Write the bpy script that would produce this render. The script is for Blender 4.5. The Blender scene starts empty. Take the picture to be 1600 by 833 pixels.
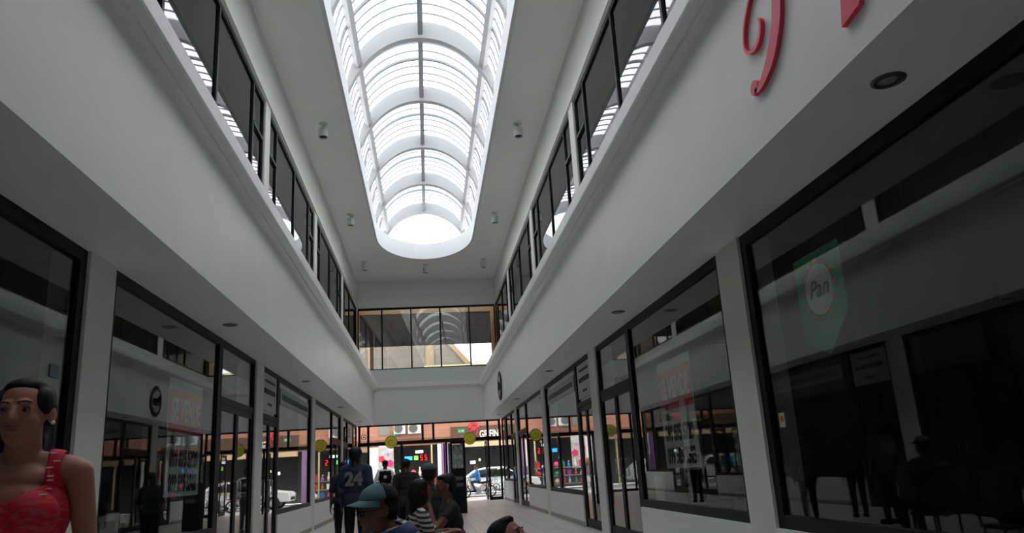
import bpy, bmesh, math, random
from mathutils import Vector, Matrix, Euler
PI = math.pi
random.seed(7)
scene = bpy.context.scene
C = scene.collection

# ------------------------------------------------------------------ camera
CAM_Z, FPX, PPY, YAW, PITCH, ROLL = 1.15, 1136.85, 440.32, 0.12393, 0.25120, -0.05876
cd = bpy.data.cameras.new('camera'); cam = bpy.data.objects.new('camera', cd); C.objects.link(cam)
cd.sensor_fit = 'HORIZONTAL'; cd.sensor_width = 36; cd.lens = 36 * FPX / 1600
cd.shift_y = (PPY - 416.5) / 1600
cd.clip_start = .05; cd.clip_end = 500
F = Vector((math.sin(YAW) * math.cos(PITCH), math.cos(YAW) * math.cos(PITCH), math.sin(PITCH)))
rt = Vector((math.cos(YAW), -math.sin(YAW), 0)); up = rt.cross(F)
rr = rt * math.cos(ROLL) + up * math.sin(ROLL); uu = -rt * math.sin(ROLL) + up * math.cos(ROLL)
M = Matrix((rr, uu, -F)).transposed().to_4x4(); M.translation = (-0.067, 0, CAM_Z)
cam.matrix_world = M
scene.camera = cam

# ------------------------------------------------------------------ sky and exposure
w = bpy.data.worlds.new('World'); scene.world = w; w.use_nodes = True
bg = w.node_tree.nodes['Background']
bg.inputs[0].default_value = (1.0, .995, .975, 1); bg.inputs[1].default_value = 3.9
scene.view_settings.view_transform = 'Standard'; scene.view_settings.look = 'None'
scene.view_settings.gamma = 1; scene.view_settings.use_curve_mapping = False
scene.view_settings.exposure = 0.0
scene.cycles.use_denoising = True
scene.cycles.max_bounces = 12; scene.cycles.diffuse_bounces = 5
scene.cycles.glossy_bounces = 5; scene.cycles.transparent_max_bounces = 24
scene.cycles.sample_clamp_indirect = 4

# ------------------------------------------------------------------ materials
def mat(name, col, rough=.6, metal=0, noise=0, nscale=6, spec=.5, emit=None, estr=0, bump=0):
    m = bpy.data.materials.new(name); m.use_nodes = True
    nt = m.node_tree; b = nt.nodes['Principled BSDF']
    b.inputs['Roughness'].default_value = rough; b.inputs['Metallic'].default_value = metal
    b.inputs['Specular IOR Level'].default_value = spec
    c4 = (*col, 1); b.inputs['Base Color'].default_value = c4
    if noise or bump:
        tc = nt.nodes.new('ShaderNodeTexCoord'); n = nt.nodes.new('ShaderNodeTexNoise')
        n.inputs['Scale'].default_value = nscale; n.inputs['Detail'].default_value = 5
        nt.links.new(tc.outputs['Object'], n.inputs['Vector'])
        if noise:
            r = nt.nodes.new('ShaderNodeValToRGB')
            r.color_ramp.elements[0].position = .3; r.color_ramp.elements[1].position = .7
            r.color_ramp.elements[0].color = (*[c * (1 - noise) for c in col], 1)
            r.color_ramp.elements[1].color = (*[min(1, c * (1 + noise)) for c in col], 1)
            nt.links.new(n.outputs['Fac'], r.inputs['Fac']); nt.links.new(r.outputs['Color'], b.inputs['Base Color'])
        if bump:
            bp = nt.nodes.new('ShaderNodeBump'); bp.inputs['Strength'].default_value = bump; bp.inputs['Distance'].default_value = .01
            nt.links.new(n.outputs['Fac'], bp.inputs['Height']); nt.links.new(bp.outputs['Normal'], b.inputs['Normal'])
    if emit:
        b.inputs['Emission Color'].default_value = (*emit, 1); b.inputs['Emission Strength'].default_value = estr
    return m

def glass(name, tint, r0=.06, gcol=(1, 1, 1), rough=.0):
    m = bpy.data.materials.new(name); m.use_nodes = True; nt = m.node_tree; nt.nodes.clear()
    N = nt.nodes.new; L = nt.links.new
    out = N('ShaderNodeOutputMaterial'); mix = N('ShaderNodeMixShader')
    tr = N('ShaderNodeBsdfTransparent'); tr.inputs[0].default_value = (*tint, 1)
    gl = N('ShaderNodeBsdfGlossy'); gl.inputs['Color'].default_value = (*gcol, 1); gl.inputs['Roughness'].default_value = rough
    g = N('ShaderNodeNewGeometry'); d = N('ShaderNodeVectorMath'); d.operation = 'DOT_PRODUCT'
    L(g.outputs['Normal'], d.inputs[0]); L(g.outputs['Incoming'], d.inputs[1])
    a = N('ShaderNodeMath'); a.operation = 'ABSOLUTE'; L(d.outputs['Value'], a.inputs[0])
    s = N('ShaderNodeMath'); s.operation = 'SUBTRACT'; s.inputs[0].default_value = 1; L(a.outputs[0], s.inputs[1])
    p = N('ShaderNodeMath'); p.operation = 'POWER'; L(s.outputs[0], p.inputs[0]); p.inputs[1].default_value = 5
    k = N('ShaderNodeMath'); k.operation = 'MULTIPLY_ADD'; L(p.outputs[0], k.inputs[0]); k.inputs[1].default_value = 1 - r0; k.inputs[2].default_value = r0
    L(k.outputs[0], mix.inputs[0]); L(tr.outputs[0], mix.inputs[1]); L(gl.outputs[0], mix.inputs[2]); L(mix.outputs[0], out.inputs[0])
    return m

def panel_mat():
    m = bpy.data.materials.new('polycarbonate'); m.use_nodes = True; nt = m.node_tree; nt.nodes.clear()
    N = nt.nodes.new; L = nt.links.new
    out = N('ShaderNodeOutputMaterial'); mix = N('ShaderNodeMixShader'); mix.inputs[0].default_value = .42
    tr = N('ShaderNodeBsdfTransparent'); tr.inputs[0].default_value = (.95, .97, 1, 1)
    tl = N('ShaderNodeBsdfTranslucent'); tl.inputs[0].default_value = (.93, .95, .97, 1)
    L(tr.outputs[0], mix.inputs[1]); L(tl.outputs[0], mix.inputs[2]); L(mix.outputs[0], out.inputs[0])
    return m

def floor_mat():
    m = mat('floor_tile', (.5, .5, .49), rough=.33)
    nt = m.node_tree; b = nt.nodes['Principled BSDF']
    tc = nt.nodes.new('ShaderNodeTexCoord'); br = nt.nodes.new('ShaderNodeTexBrick')
    br.offset = 0; br.inputs['Scale'].default_value = 1; br.inputs['Brick Width'].default_value = .4; br.inputs['Row Height'].default_value = .4
    br.inputs['Mortar Size'].default_value = .006
    br.inputs['Color1'].default_value = (.56, .55, .53, 1); br.inputs['Color2'].default_value = (.48, .47, .45, 1); br.inputs['Mortar'].default_value = (.16, .16, .16, 1)
    nt.links.new(tc.outputs['Object'], br.inputs['Vector']); nt.links.new(br.outputs['Color'], b.inputs['Base Color'])
    return m

def brick_mat(name, c1, c2, mo, bw, rh, rough=.85):
    m = mat(name, c1, rough=rough); nt = m.node_tree; b = nt.nodes['Principled BSDF']
    tc = nt.nodes.new('ShaderNodeTexCoord'); br = nt.nodes.new('ShaderNodeTexBrick'); mp = nt.nodes.new('ShaderNodeMapping')
    mp.inputs['Rotation'].default_value = (PI / 2, 0, 0)
    br.inputs['Scale'].default_value = 1; br.inputs['Brick Width'].default_value = bw; br.inputs['Row Height'].default_value = rh
    br.inputs['Mortar Size'].default_value = .012
    br.inputs['Color1'].default_value = (*c1, 1); br.inputs['Color2'].default_value = (*c2, 1); br.inputs['Mortar'].default_value = (*mo, 1)
    nt.links.new(tc.outputs['Object'], mp.inputs[0]); nt.links.new(mp.outputs[0], br.inputs['Vector']); nt.links.new(br.outputs['Color'], b.inputs['Base Color'])
    return m

def stripe_mat(name, bands, axis, scale, rough=.8, offset=0.0):
    """repeating stripes of cloth; bands = [(position, colour)], stepped; axis = direction in object space"""
    m = mat(name, bands[0][1], rough=rough); nt = m.node_tree; b = nt.nodes['Principled BSDF']
    tc = nt.nodes.new('ShaderNodeTexCoord'); d = nt.nodes.new('ShaderNodeVectorMath'); d.operation = 'DOT_PRODUCT'
    d.inputs[1].default_value = axis; nt.links.new(tc.outputs['Object'], d.inputs[0])
    mu = nt.nodes.new('ShaderNodeMath'); mu.operation = 'MULTIPLY_ADD'; mu.inputs[1].default_value = scale; mu.inputs[2].default_value = offset
    nt.links.new(d.outputs['Value'], mu.inputs[0])
    fr = nt.nodes.new('ShaderNodeMath'); fr.operation = 'FRACT'; nt.links.new(mu.outputs[0], fr.inputs[0])
    r = nt.nodes.new('ShaderNodeValToRGB'); r.color_ramp.interpolation = 'CONSTANT'
    while len(r.color_ramp.elements) < len(bands): r.color_ramp.elements.new(.5)
    for e, (p, c) in zip(r.color_ramp.elements, bands): e.position = p
    for e, (p, c) in zip(r.color_ramp.elements, bands): e.color = (*c, 1)
    nt.links.new(fr.outputs[0], r.inputs[0]); nt.links.new(r.outputs[0], b.inputs['Base Color'])
    return m

WALL = mat('wall_paint', (.80, .81, .80), rough=.42, noise=.025, nscale=1.3, spec=.4)
WALLB = mat('wall_paint_back', (.74, .755, .74), rough=.5, noise=.02, nscale=1)
CEIL = mat('ceiling_paint', (.80, .80, .77), rough=.75, noise=.02, nscale=.8)
PIER = mat('pier_paint', (.68, .68, .64), rough=.6, noise=.03, nscale=2)
SKYW = mat('skylight_paint', (.33, .34, .35), rough=.6)
RIMW = mat('rim_paint', (.62, .64, .66), rough=.6)
PURL = mat('purlin_paint', (.25, .265, .275), rough=.6, noise=.05)
FRAME = mat('frame_black', (.007, .009, .011), rough=.5, spec=.2)
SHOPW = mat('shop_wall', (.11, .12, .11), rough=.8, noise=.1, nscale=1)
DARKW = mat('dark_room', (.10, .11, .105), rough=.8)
GLOW = glass('shop_glass', (.84, .87, .86), r0=.05)
GUP = glass('upper_glass', (.20, .20, .20), r0=.10)
GCLR = glass('clear_glass', (.92, .94, .94), r0=.04)
GBACK = glass('back_glass', (.86, .86, .84), r0=.09)
POLY = panel_mat()
FLOOR = floor_mat()
BLACK = mat('black', (.006, .007, .008), rough=.75, spec=.15)
DARKG = mat('dark_grey', (.03, .032, .035), rough=.6)
METAL = mat('metal', (.55, .56, .57), rough=.3, metal=1)
WHITE = mat('white', (.80, .81, .80), rough=.55)
RED = mat('red_letter', (.80, .05, .115), rough=.4)

# ------------------------------------------------------------------ mesh helpers
class MB:
    def __init__(s): s.bm = bmesh.new()
    def box(s, x0, x1, y0, y1, z0, z1):
        if x0 > x1: x0, x1 = x1, x0
        if y0 > y1: y0, y1 = y1, y0
        v = [s.bm.verts.new(p) for p in ((x0, y0, z0), (x1, y0, z0), (x1, y1, z0), (x0, y1, z0), (x0, y0, z1), (x1, y0, z1), (x1, y1, z1), (x0, y1, z1))]
        for f in ((3, 2, 1, 0), (4, 5, 6, 7), (0, 1, 5, 4), (1, 2, 6, 5), (2, 3, 7, 6), (3, 0, 4, 7)): s.bm.faces.new([v[i] for i in f])
        return s
    def cyl(s, p0, p1, r0, r1=None, n=16, cap=True):
        r1 = r0 if r1 is None else r1
        p0, p1 = Vector(p0), Vector(p1); d = (p1 - p0).normalized()
        a = d.orthogonal().normalized(); b = d.cross(a)
        A = [s.bm.verts.new(p0 + (a * math.cos(t) + b * math.sin(t)) * r0) for t in [2 * PI * i / n for i in range(n)]]
        B = [s.bm.verts.new(p1 + (a * math.cos(t) + b * math.sin(t)) * r1) for t in [2 * PI * i / n for i in range(n)]]
        for i in range(n): s.bm.faces.new((A[i], A[(i + 1) % n], B[(i + 1) % n], B[i]))
        if cap: s.bm.faces.new(A[::-1]); s.bm.faces.new(B)
        return s
    def lathe(s, prof, c=(0, 0, 0), n=32, closed=False, axis='Z'):
        c = Vector(c); rings = []
        for r, z in prof:
            ring = []
            for i in range(n):
                t = 2 * PI * i / n
                p = Vector((r * math.cos(t), r * math.sin(t), z))
                if axis == 'Y': p = Vector((p.x, p.z, p.y))
                if axis == 'X': p = Vector((p.z, p.x, p.y))
                ring.append(s.bm.verts.new(c + p))
            rings.append(ring)
        m = len(rings)
        for j in range(m if closed else m - 1):
            A, B = rings[j], rings[(j + 1) % m]
            for i in range(n): s.bm.faces.new((A[i], A[(i + 1) % n], B[(i + 1) % n], B[i]))
        if not closed:
            s.bm.faces.new(rings[0][::-1]); s.bm.faces.new(rings[-1])
        return s
    def prism(s, pts, h, plane='XZ', at=0):
        """pts: closed 2-D outline, pushed from at to at+h along the third axis"""
        def P(a, b, t):
            return {'XZ': (a, t, b), 'YZ': (t, a, b), 'XY': (a, b, t)}[plane]
        A = [s.bm.verts.new(P(a, b, at)) for a, b in pts]; B = [s.bm.verts.new(P(a, b, at + h)) for a, b in pts]
        n = len(pts)
        s.bm.faces.new(A[::-1]); s.bm.faces.new(B)
        for i in range(n): s.bm.faces.new((A[i], A[(i + 1) % n], B[(i + 1) % n], B[i]))
        return s
    def tube(s, pts, r, n=8):
        pts = [Vector(p) for p in pts]; rings = []
        prev = None
        for i, p in enumerate(pts):
            d = (pts[min(i + 1, len(pts) - 1)] - pts[max(i - 1, 0)]).normalized()
            a = d.orthogonal().normalized() if prev is None else (prev - d * prev.dot(d)).normalized()
            prev = a; b = d.cross(a)
            rings.append([s.bm.verts.new(p + (a * math.cos(2 * PI * k / n) + b * math.sin(2 * PI * k / n)) * r) for k in range(n)])
        for A, B in zip(rings, rings[1:]):
            for k in range(n): s.bm.faces.new((A[k], A[(k + 1) % n], B[(k + 1) % n], B[k]))
        s.bm.faces.new(rings[0][::-1]); s.bm.faces.new(rings[-1])
        return s
    def ball(s, c, r, rot=None, sub=3):
        r = (r, r, r) if isinstance(r, (int, float)) else r
        mt = Matrix.Translation(c) @ (rot.to_4x4() if rot else Matrix()) @ Matrix.Diagonal((*r, 1))
        bmesh.ops.create_icosphere(s.bm, subdivisions=sub, radius=1, matrix=mt)
        return s
    def capsule(s, p0, p1, r0, r1=None, sub=2):
        r1 = r0 if r1 is None else r1
        p0, p1 = Vector(p0), Vector(p1); d = p1 - p0; L = d.length; d.normalize()
        a = d.orthogonal().normalized(); c = d.cross(a); n = 16; k = 6; rings = []
        prof = [(-r0 * math.cos(PI / 2 * i / k), r0 * math.sin(PI / 2 * i / k)) for i in range(1, k + 1)] + [(L + r1 * math.sin(PI / 2 * i / k), r1 * math.cos(PI / 2 * i / k)) for i in range(0, k)]
        for z, r in prof: rings.append([s.bm.verts.new(p0 + d * z + (a * math.cos(2 * PI * i / n) + c * math.sin(2 * PI * i / n)) * r) for i in range(n)])
        for A, B in zip(rings, rings[1:]):
            for i in range(n): s.bm.faces.new((A[i], A[(i + 1) % n], B[(i + 1) % n], B[i]))
        s.bm.faces.new(rings[0][::-1]); s.bm.faces.new(rings[-1])
        return s
    def build(s, name, m=None, parent=None, smooth=False, bevel=0, loc=None):
        bmesh.ops.recalc_face_normals(s.bm, faces=s.bm.faces)
        me = bpy.data.meshes.new(name); s.bm.to_mesh(me); s.bm.free()
        o = bpy.data.objects.new(name, me); C.objects.link(o)
        if m: me.materials.append(m)
        if parent: o.parent = parent
        if loc is not None: o.location = loc
        if smooth:
            for p in me.polygons: p.use_smooth = True
        if bevel:
            b = o.modifiers.new('bevel', 'BEVEL'); b.width = bevel; b.segments = 2; b.limit_method = 'ANGLE'
        return o

def tag(o, label=None, cat=None, group=None, kind=None):
    if label: o['label'] = label
    if cat: o['category'] = cat
    if group: o['group'] = group
    if kind: o['kind'] = kind
    return o
def thing(name, label, cat, loc=(0, 0, 0), rz=0, group=None):
    o = bpy.data.objects.new(name, None); C.objects.link(o); o.location = loc; o.rotation_euler = (0, 0, rz)
    o.empty_display_size = .1
    return tag(o, label, cat, group)
def copy_tree(o, parent=None):
    c = o.copy(); C.objects.link(c)
    if parent: c.parent = parent
    for ch in list(o.children): copy_tree(ch, c)
    return c
def struct(o, label, cat): return tag(o, label, cat, kind='structure')
def text_mesh(name, body, size, m, parent=None, depth=.004, align='CENTER', xs=1.0, bold=0.0, shear=0.0):
    """lettering as a solid mesh in the local XZ plane, reading along +X, facing -Y"""
    cu = bpy.data.curves.new(name, 'FONT'); cu.body = body; cu.size = size; cu.align_x = align; cu.align_y = 'CENTER'
    cu.extrude = depth / 2; cu.offset = bold; cu.shear = shear; cu.resolution_u = 3
    t = bpy.data.objects.new(name, cu); C.objects.link(t)
    dg = bpy.context.evaluated_depsgraph_get(); dg.update()
    me = bpy.data.meshes.new_from_object(t.evaluated_get(dg)); bpy.data.objects.remove(t)
    me.transform(Matrix.Rotation(PI / 2, 4, 'X') @ Matrix.Diagonal((xs, 1, 1, 1)))
    me.materials.clear(); me.materials.append(m)
    o = bpy.data.objects.new(name, me); C.objects.link(o); me.name = name
    if parent: o.parent = parent
    return o

# ------------------------------------------------------------------ dimensions
XS, XF, ZS, ZT, ZW, ZB, YE, YB, XO = 2.86, 2.214, 3.14, 9.08, 7.95, 5.35, 30.0, -9.0, 5.6
PIERS = [.35, 6.52, 12.72, 18.65, 24.75]
XK = 1.71
# ------------------------------------------------------------------ structure
b = MB(); b.box(-XO, XO, YB, YE + .3, -.12, 0)
fl = b.build('floor', FLOOR); struct(fl, 'pale grey square tiled floor of the arcade', 'floor')

def side_wall(s, name):
    b = MB()
    for y in PIERS:
        b.box(s * XS, s * (XS + .32), y - .26, y + .26, 0, ZS)
        b.box(s * XS, s * (XS + .32), y - .20, y + .20, ZB, ZW)
    b.box(s * (XS), s * (XS + .2), YB, YE, 4.78, ZB)                 # sill wall of the upper floor
    b.box(s * (XS), s * (XS + .2), YB, YE, ZW, ZT + .02)             # wall above the upper windows
    b.box(s * (XS - .03), s * XS, YB, YE, ZW + .02, ZW + .10)        # thin fillet over the glazing
    return b
b = side_wall(-1, 'wall_left'); wl = b.build('wall_left', PIER)
struct(wl, 'white pillars and upper wall between the shop windows, left side', 'wall')
b = side_wall(1, 'wall_right'); wr = b.build('wall_right', PIER)
struct(wr, 'white pillars and upper wall between the shop windows, right side', 'wall')

def cornice_profile(s):
    p = [(XF, ZS), (XF, 4.47)]
    for i in range(1, 7):
        t = i / 6 * PI / 2
        p.append((XF - .065 * (1 - math.cos(t)), 4.47 + .065 * math.sin(t)))
    p += [(XF - .072, 4.535), (XF - .074, 4.56), (XF - .155, 4.59), (XF - .165, 4.615), (XF - .165, 4.79), (XS + .2, 4.79), (XS + .2, ZS)]
    return [(s * x, z) for x, z in p]
for s, nm, side in ((-1, 'trim_1', 'left'), (1, 'trim_2', 'right')):
    b = MB(); b.prism(cornice_profile(s), YE - YB, 'XZ', YB)
    o = b.build(nm, WALL); struct(o, f'long white overhanging band with cornice along the {side} shops', 'trim')
# back wall of the hall
b = MB()
b.box(-XF, XF, YE - .02, YE + .22, 3.14, ZB); b.box(-XS - .2, XS + .2, YE, YE + .22, ZS, ZB)
b.box(-XS - .2, XS + .2, YE, YE + .22, ZW, ZT)
b.box(-XS, XS, YE - .03, YE, 8.45, ZT)
wb = b.build('wall_back', WALLB); struct(wb, 'white end wall with band over the entrance doors', 'wall')
b = MB()
prof = [(YE - .02, 4.47)] + [(YE - .02 - .065 * (1 - math.cos(i / 6 * PI / 2)), 4.47 + .065 * math.sin(i / 6 * PI / 2)) for i in range(1, 7)] + [(YE - .092, 4.535), (YE - .094, 4.56), (YE - .155, 4.59), (YE - .165, 4.615), (YE - .165, 4.79), (YE, 4.79), (YE, 4.45)]
b.prism(prof, 2 * XF, 'YZ', -XF)
o = b.build('trim_3', WALL); struct(o, 'white cornice across the end wall below the upper window', 'trim')
# outer shell, rooms, rear wall
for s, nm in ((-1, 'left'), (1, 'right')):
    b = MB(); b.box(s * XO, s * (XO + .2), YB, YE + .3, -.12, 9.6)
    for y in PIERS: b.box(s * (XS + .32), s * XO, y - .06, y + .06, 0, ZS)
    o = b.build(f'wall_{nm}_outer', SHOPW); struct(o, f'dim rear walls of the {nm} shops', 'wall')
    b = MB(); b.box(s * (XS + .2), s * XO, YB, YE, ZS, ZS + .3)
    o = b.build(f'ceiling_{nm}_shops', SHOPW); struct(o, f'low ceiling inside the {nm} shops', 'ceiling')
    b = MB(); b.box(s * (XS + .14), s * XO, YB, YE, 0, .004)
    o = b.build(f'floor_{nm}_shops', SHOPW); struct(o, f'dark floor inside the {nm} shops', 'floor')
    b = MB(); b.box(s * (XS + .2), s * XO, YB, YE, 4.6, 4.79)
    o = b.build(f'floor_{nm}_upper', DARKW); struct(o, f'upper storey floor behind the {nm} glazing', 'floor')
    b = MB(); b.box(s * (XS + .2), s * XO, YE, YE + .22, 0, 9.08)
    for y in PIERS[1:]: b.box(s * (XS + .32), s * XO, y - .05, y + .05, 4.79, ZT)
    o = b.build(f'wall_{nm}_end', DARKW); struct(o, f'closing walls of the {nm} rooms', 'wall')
b = MB(); b.box(-XO, XO, YB - .2, YB, -.12, 9.6)
o = b.build('wall_front', WALLB); struct(o, 'plain wall closing the arcade behind the viewer', 'wall')

# ceiling slab with the long opening that ends in half an ellipse
b = MB(); YS0, YS1, YA = .28, 24.2, 26.85
Z0, Z1 = ZT, 9.55
for s in (-1, 1): b.box(s * XK, s * (XO + .2), YB, YS1, Z0, Z1)
b.box(-XK, XK, YB, YS0, Z0, Z1)
n = 24
arc = [(XK * math.cos(PI * i / n), YS1 + (YA - YS1) * math.sin(PI * i / n)) for i in range(n + 1)]
bmv = b.bm.verts.new
top_y = YE + .22
def strip(z, flip):
    lo = [bmv((x, y, z)) for x, y in arc]; hi = []
    for x, y in arc: hi.append(bmv((x, top_y, z)))
    for i in range(n): b.bm.faces.new((lo[i], lo[i + 1], hi[i + 1], hi[i]))
    return lo
l0 = strip(Z0, 0); l1 = strip(Z1, 1)
for i in range(n): b.bm.faces.new((l0[i], l0[i + 1], l1[i + 1], l1[i]))
for s in (-1, 1): b.box(s * XK, s * (XO + .2), YS1, top_y, Z0, Z1)
ce = b.build('ceiling', CEIL); struct(ce, 'flat light grey ceiling around the long vaulted skylight', 'ceiling')
# white lining of the opening
b = MB()
path = [(XK, YS0)] + arc + [(-XK, YS0)]
A = []; 
for off, zz in ((0, Z0 - .015), (0, Z1 + .12), (.07, Z1 + .12), (.07, Z0 - .015)):
    row = []
    for i, (x, y) in enumerate(path):
        if y <= YS1 + 1e-6: nx, ny = (-math.copysign(1, x), 0)
        else:
            nx, ny = -x / XK ** 2, -(y - YS1) / (YA - YS1) ** 2
            l = math.hypot(nx, ny); nx, ny = nx / l, ny / l
        row.append(bmv.__self__.new((x, y, zz)) if False else b.bm.verts.new((x + nx * off, y + ny * off, zz)))
    A.append(row)
for j in range(4):
    for i in range(len(path) - 1): b.bm.faces.new((A[j][i], A[j][i + 1], A[(j + 1) % 4][i + 1], A[(j + 1) % 4][i]))
o = b.build('trim_4', RIMW, smooth=False); struct(o, 'white rim lining the skylight opening', 'trim')

# ------------------------------------------------------------------ skylight
ZC = 9.55
sky = bpy.data.objects.new('window_1', None); C.objects.link(sky); struct(sky, 'barrel vaulted skylight of white ribs and translucent sheets', 'skylight')
sky.location = (0, 0, ZC)
def arc_band(b, a0, b0, a1, b1, y0, y1, n=40, t0=0, t1=PI):
    """arch band between inner semi-axes (a0,b0) and outer (a1,b1), from y0 to y1"""
    R = []
    for i in range(n + 1):
        t = t0 + (t1 - t0) * i / n; c, s_ = math.cos(t), math.sin(t)
        R.append([b.bm.verts.new(p) for p in ((a0 * c, y0, b0 * s_), (a1 * c, y0, b1 * s_), (a1 * c, y1, b1 * s_), (a0 * c, y1, b0 * s_))])
    for P, Q in zip(R, R[1:]):
        for k in range(4): b.bm.faces.new((P[k], P[(k + 1) % 4], Q[(k + 1) % 4], Q[k]))
    b.bm.faces.new(R[0]); b.bm.faces.new(R[-1][::-1])
ribs = [26.87 - 2.955 * k for k in range(10)]
for i, y in enumerate(ribs):
    b = MB(); n_ = 44; R = []
    for k in range(n_ + 1):
        t = PI * k / n_; c, s_ = math.cos(t), math.sin(t); a0 = 1.46 + .185 * (1 - s_) ** 2.2
        R.append([b.bm.verts.new(p) for p in ((a0 * c, y, 1.41 * s_), (1.70 * c, y, 1.86 * s_), (1.70 * c, y + .17, 1.86 * s_), (a0 * c, y + .17, 1.41 * s_))])
    for P_, Q_ in zip(R, R[1:]):
        for k in range(4): b.bm.faces.new((P_[k], P_[(k + 1) % 4], Q_[(k + 1) % 4], Q_[k]))
    b.bm.faces.new(R[0]); b.bm.faces.new(R[-1][::-1]); b.build('rib', SKYW, sky)
for y in ribs[1:]:
    for ang, m_, wd in ((90, PURL, .055), (27, SKYW, .085), (153, SKYW, .085)):
        t = math.radians(ang); b = MB()
        arc_band(b, 1.55, 1.50, 1.685, 1.80, y + .16, y + 2.955, n=2, t0=t - wd / 1.5, t1=t + wd / 1.5)
        b.build('purlin', m_, sky)
    b = MB(); arc_band(b, 1.70, 1.83, 1.715, 1.845, y + .1, y + 2.955)
    b.build('glazing_sheet', POLY, sky, smooth=False)
    for k in range(1, 8):
        yy = y + .12 + 2.82 * k / 8
        b = MB()
        if k == 4: arc_band(b, 1.65, 1.77, 1.70, 1.83, yy - .03, yy + .03)
        else: arc_band(b, 1.67, 1.80, 1.70, 1.83, yy - .013, yy + .013)
        b.build('batten', PURL, sky)
b = MB()
n = 32; A = [(1.47 * math.cos(PI * i / n), 1.41 * math.sin(PI * i / n)) for i in range(n + 1)]
b.prism(A, .02, 'XZ', 26.93); b.build('end_pane', GCLR, sky)
b = MB(); A = [(1.71 * math.cos(PI * i / n), 1.85 * math.sin(PI * i / n)) for i in range(n + 1)]
b.prism(A, .1, 'XZ', YS0 - .1); b.build('end_wall', SKYW, sky)

# ------------------------------------------------------------------ glazing units
wn = [1]; dn = [0]
WHERE = {-1: 'left', 1: 'right'}
def window_unit(s, y0, y1, z0, z1, muls=(), label='', gl=None, fw=.07, bars=(), cat='window'):
    """glazed unit in a side wall, frame at X = s*2.90"""
    wn[0] += 1; x0, x1 = s * (XS + .03), s * (XS + .10)
    b = MB()
    b.box(x0, x1, y0, y1, z1 - fw, z1); b.box(x0, x1, y0, y1, z0, z0 + fw)
    b.box(x0, x1, y0, y0 + fw, z0 + fw, z1 - fw); b.box(x0, x1, y1 - fw, y1, z0 + fw, z1 - fw)
    for m_ in muls: b.box(x0, x1, m_ - fw / 2, m_ + fw / 2, z0 + fw, z1 - fw)
    for (a, c, z) in bars:
        b.box(x0 - s * .01, x1, a, c, z - .03, z + .03)
    o = b.build(f'window_{wn[0]}', FRAME); struct(o, label, cat)
    es = [y0 + fw] + [q for m_ in muls for q in (m_ - fw / 2, m_ + fw / 2)] + [y1 - fw]
    for a, c in zip(es[::2], es[1::2]):
        p = MB(); p.box(s * (XS + .060), s * (XS + .068), a, c, z0 + fw, z1 - fw); p.build('pane', gl or GLOW, o)
    return o
def door_unit(s, y0, y1, z1, zt, label):
    dn[0] += 1; x0, x1 = s * (XS + .03), s * (XS + .10); fw = .08
    b = MB(); b.box(x0, x1, y0, y1, z1 - fw, z1); b.box(x0, x1, y0, y1, zt, zt + .09)
    b.box(x0, x1, y0, y0 + fw, 0, z1 - fw); b.box(x0, x1, y1 - fw, y1, 0, z1 - fw)
    o = b.build(f'door_{dn[0]}', FRAME); struct(o, label, 'door')
    p = MB(); p.box(s * (XS + .060), s * (XS + .068), y0 + fw, y1 - fw, zt + .09, z1 - fw); p.build('transom_pane', GLOW, o)
    ym = (y0 + y1) / 2
    for a, c, h in ((y0 + fw + .005, ym - .004, ym - .10), (ym + .004, y1 - fw - .005, ym + .10)):
        l = MB(); q = .065; X0, X1 = s * (XS + .04), s * (XS + .085)
        l.box(X0, X1, a, a + q, .01, zt - .005); l.box(X0, X1, c - q, c, .01, zt - .005)
        l.box(X0, X1, a + q, c - q, .01, .16); l.box(X0, X1, a + q, c - q, zt - .09, zt - .005)
        L_ = l.build('door_leaf', FRAME, o)
        p = MB(); p.box(s * (XS + .058), s * (XS + .066), a + q, c - q, .16, zt - .09); p.build('pane', GLOW, L_)
        t = MB(); t.tube([(s * (XS + .04), h, .95), (s * (XS - .01), h, .95), (s * (XS - .01), h, 1.2), (s * (XS + .04), h, 1.2)], .011)
        t.build('handle', METAL, L_, smooth=True)
    return o
plinths = {-1: [], 1: []}
ORD = ['nearest', 'second', 'third', 'fourth', 'fifth']
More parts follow.
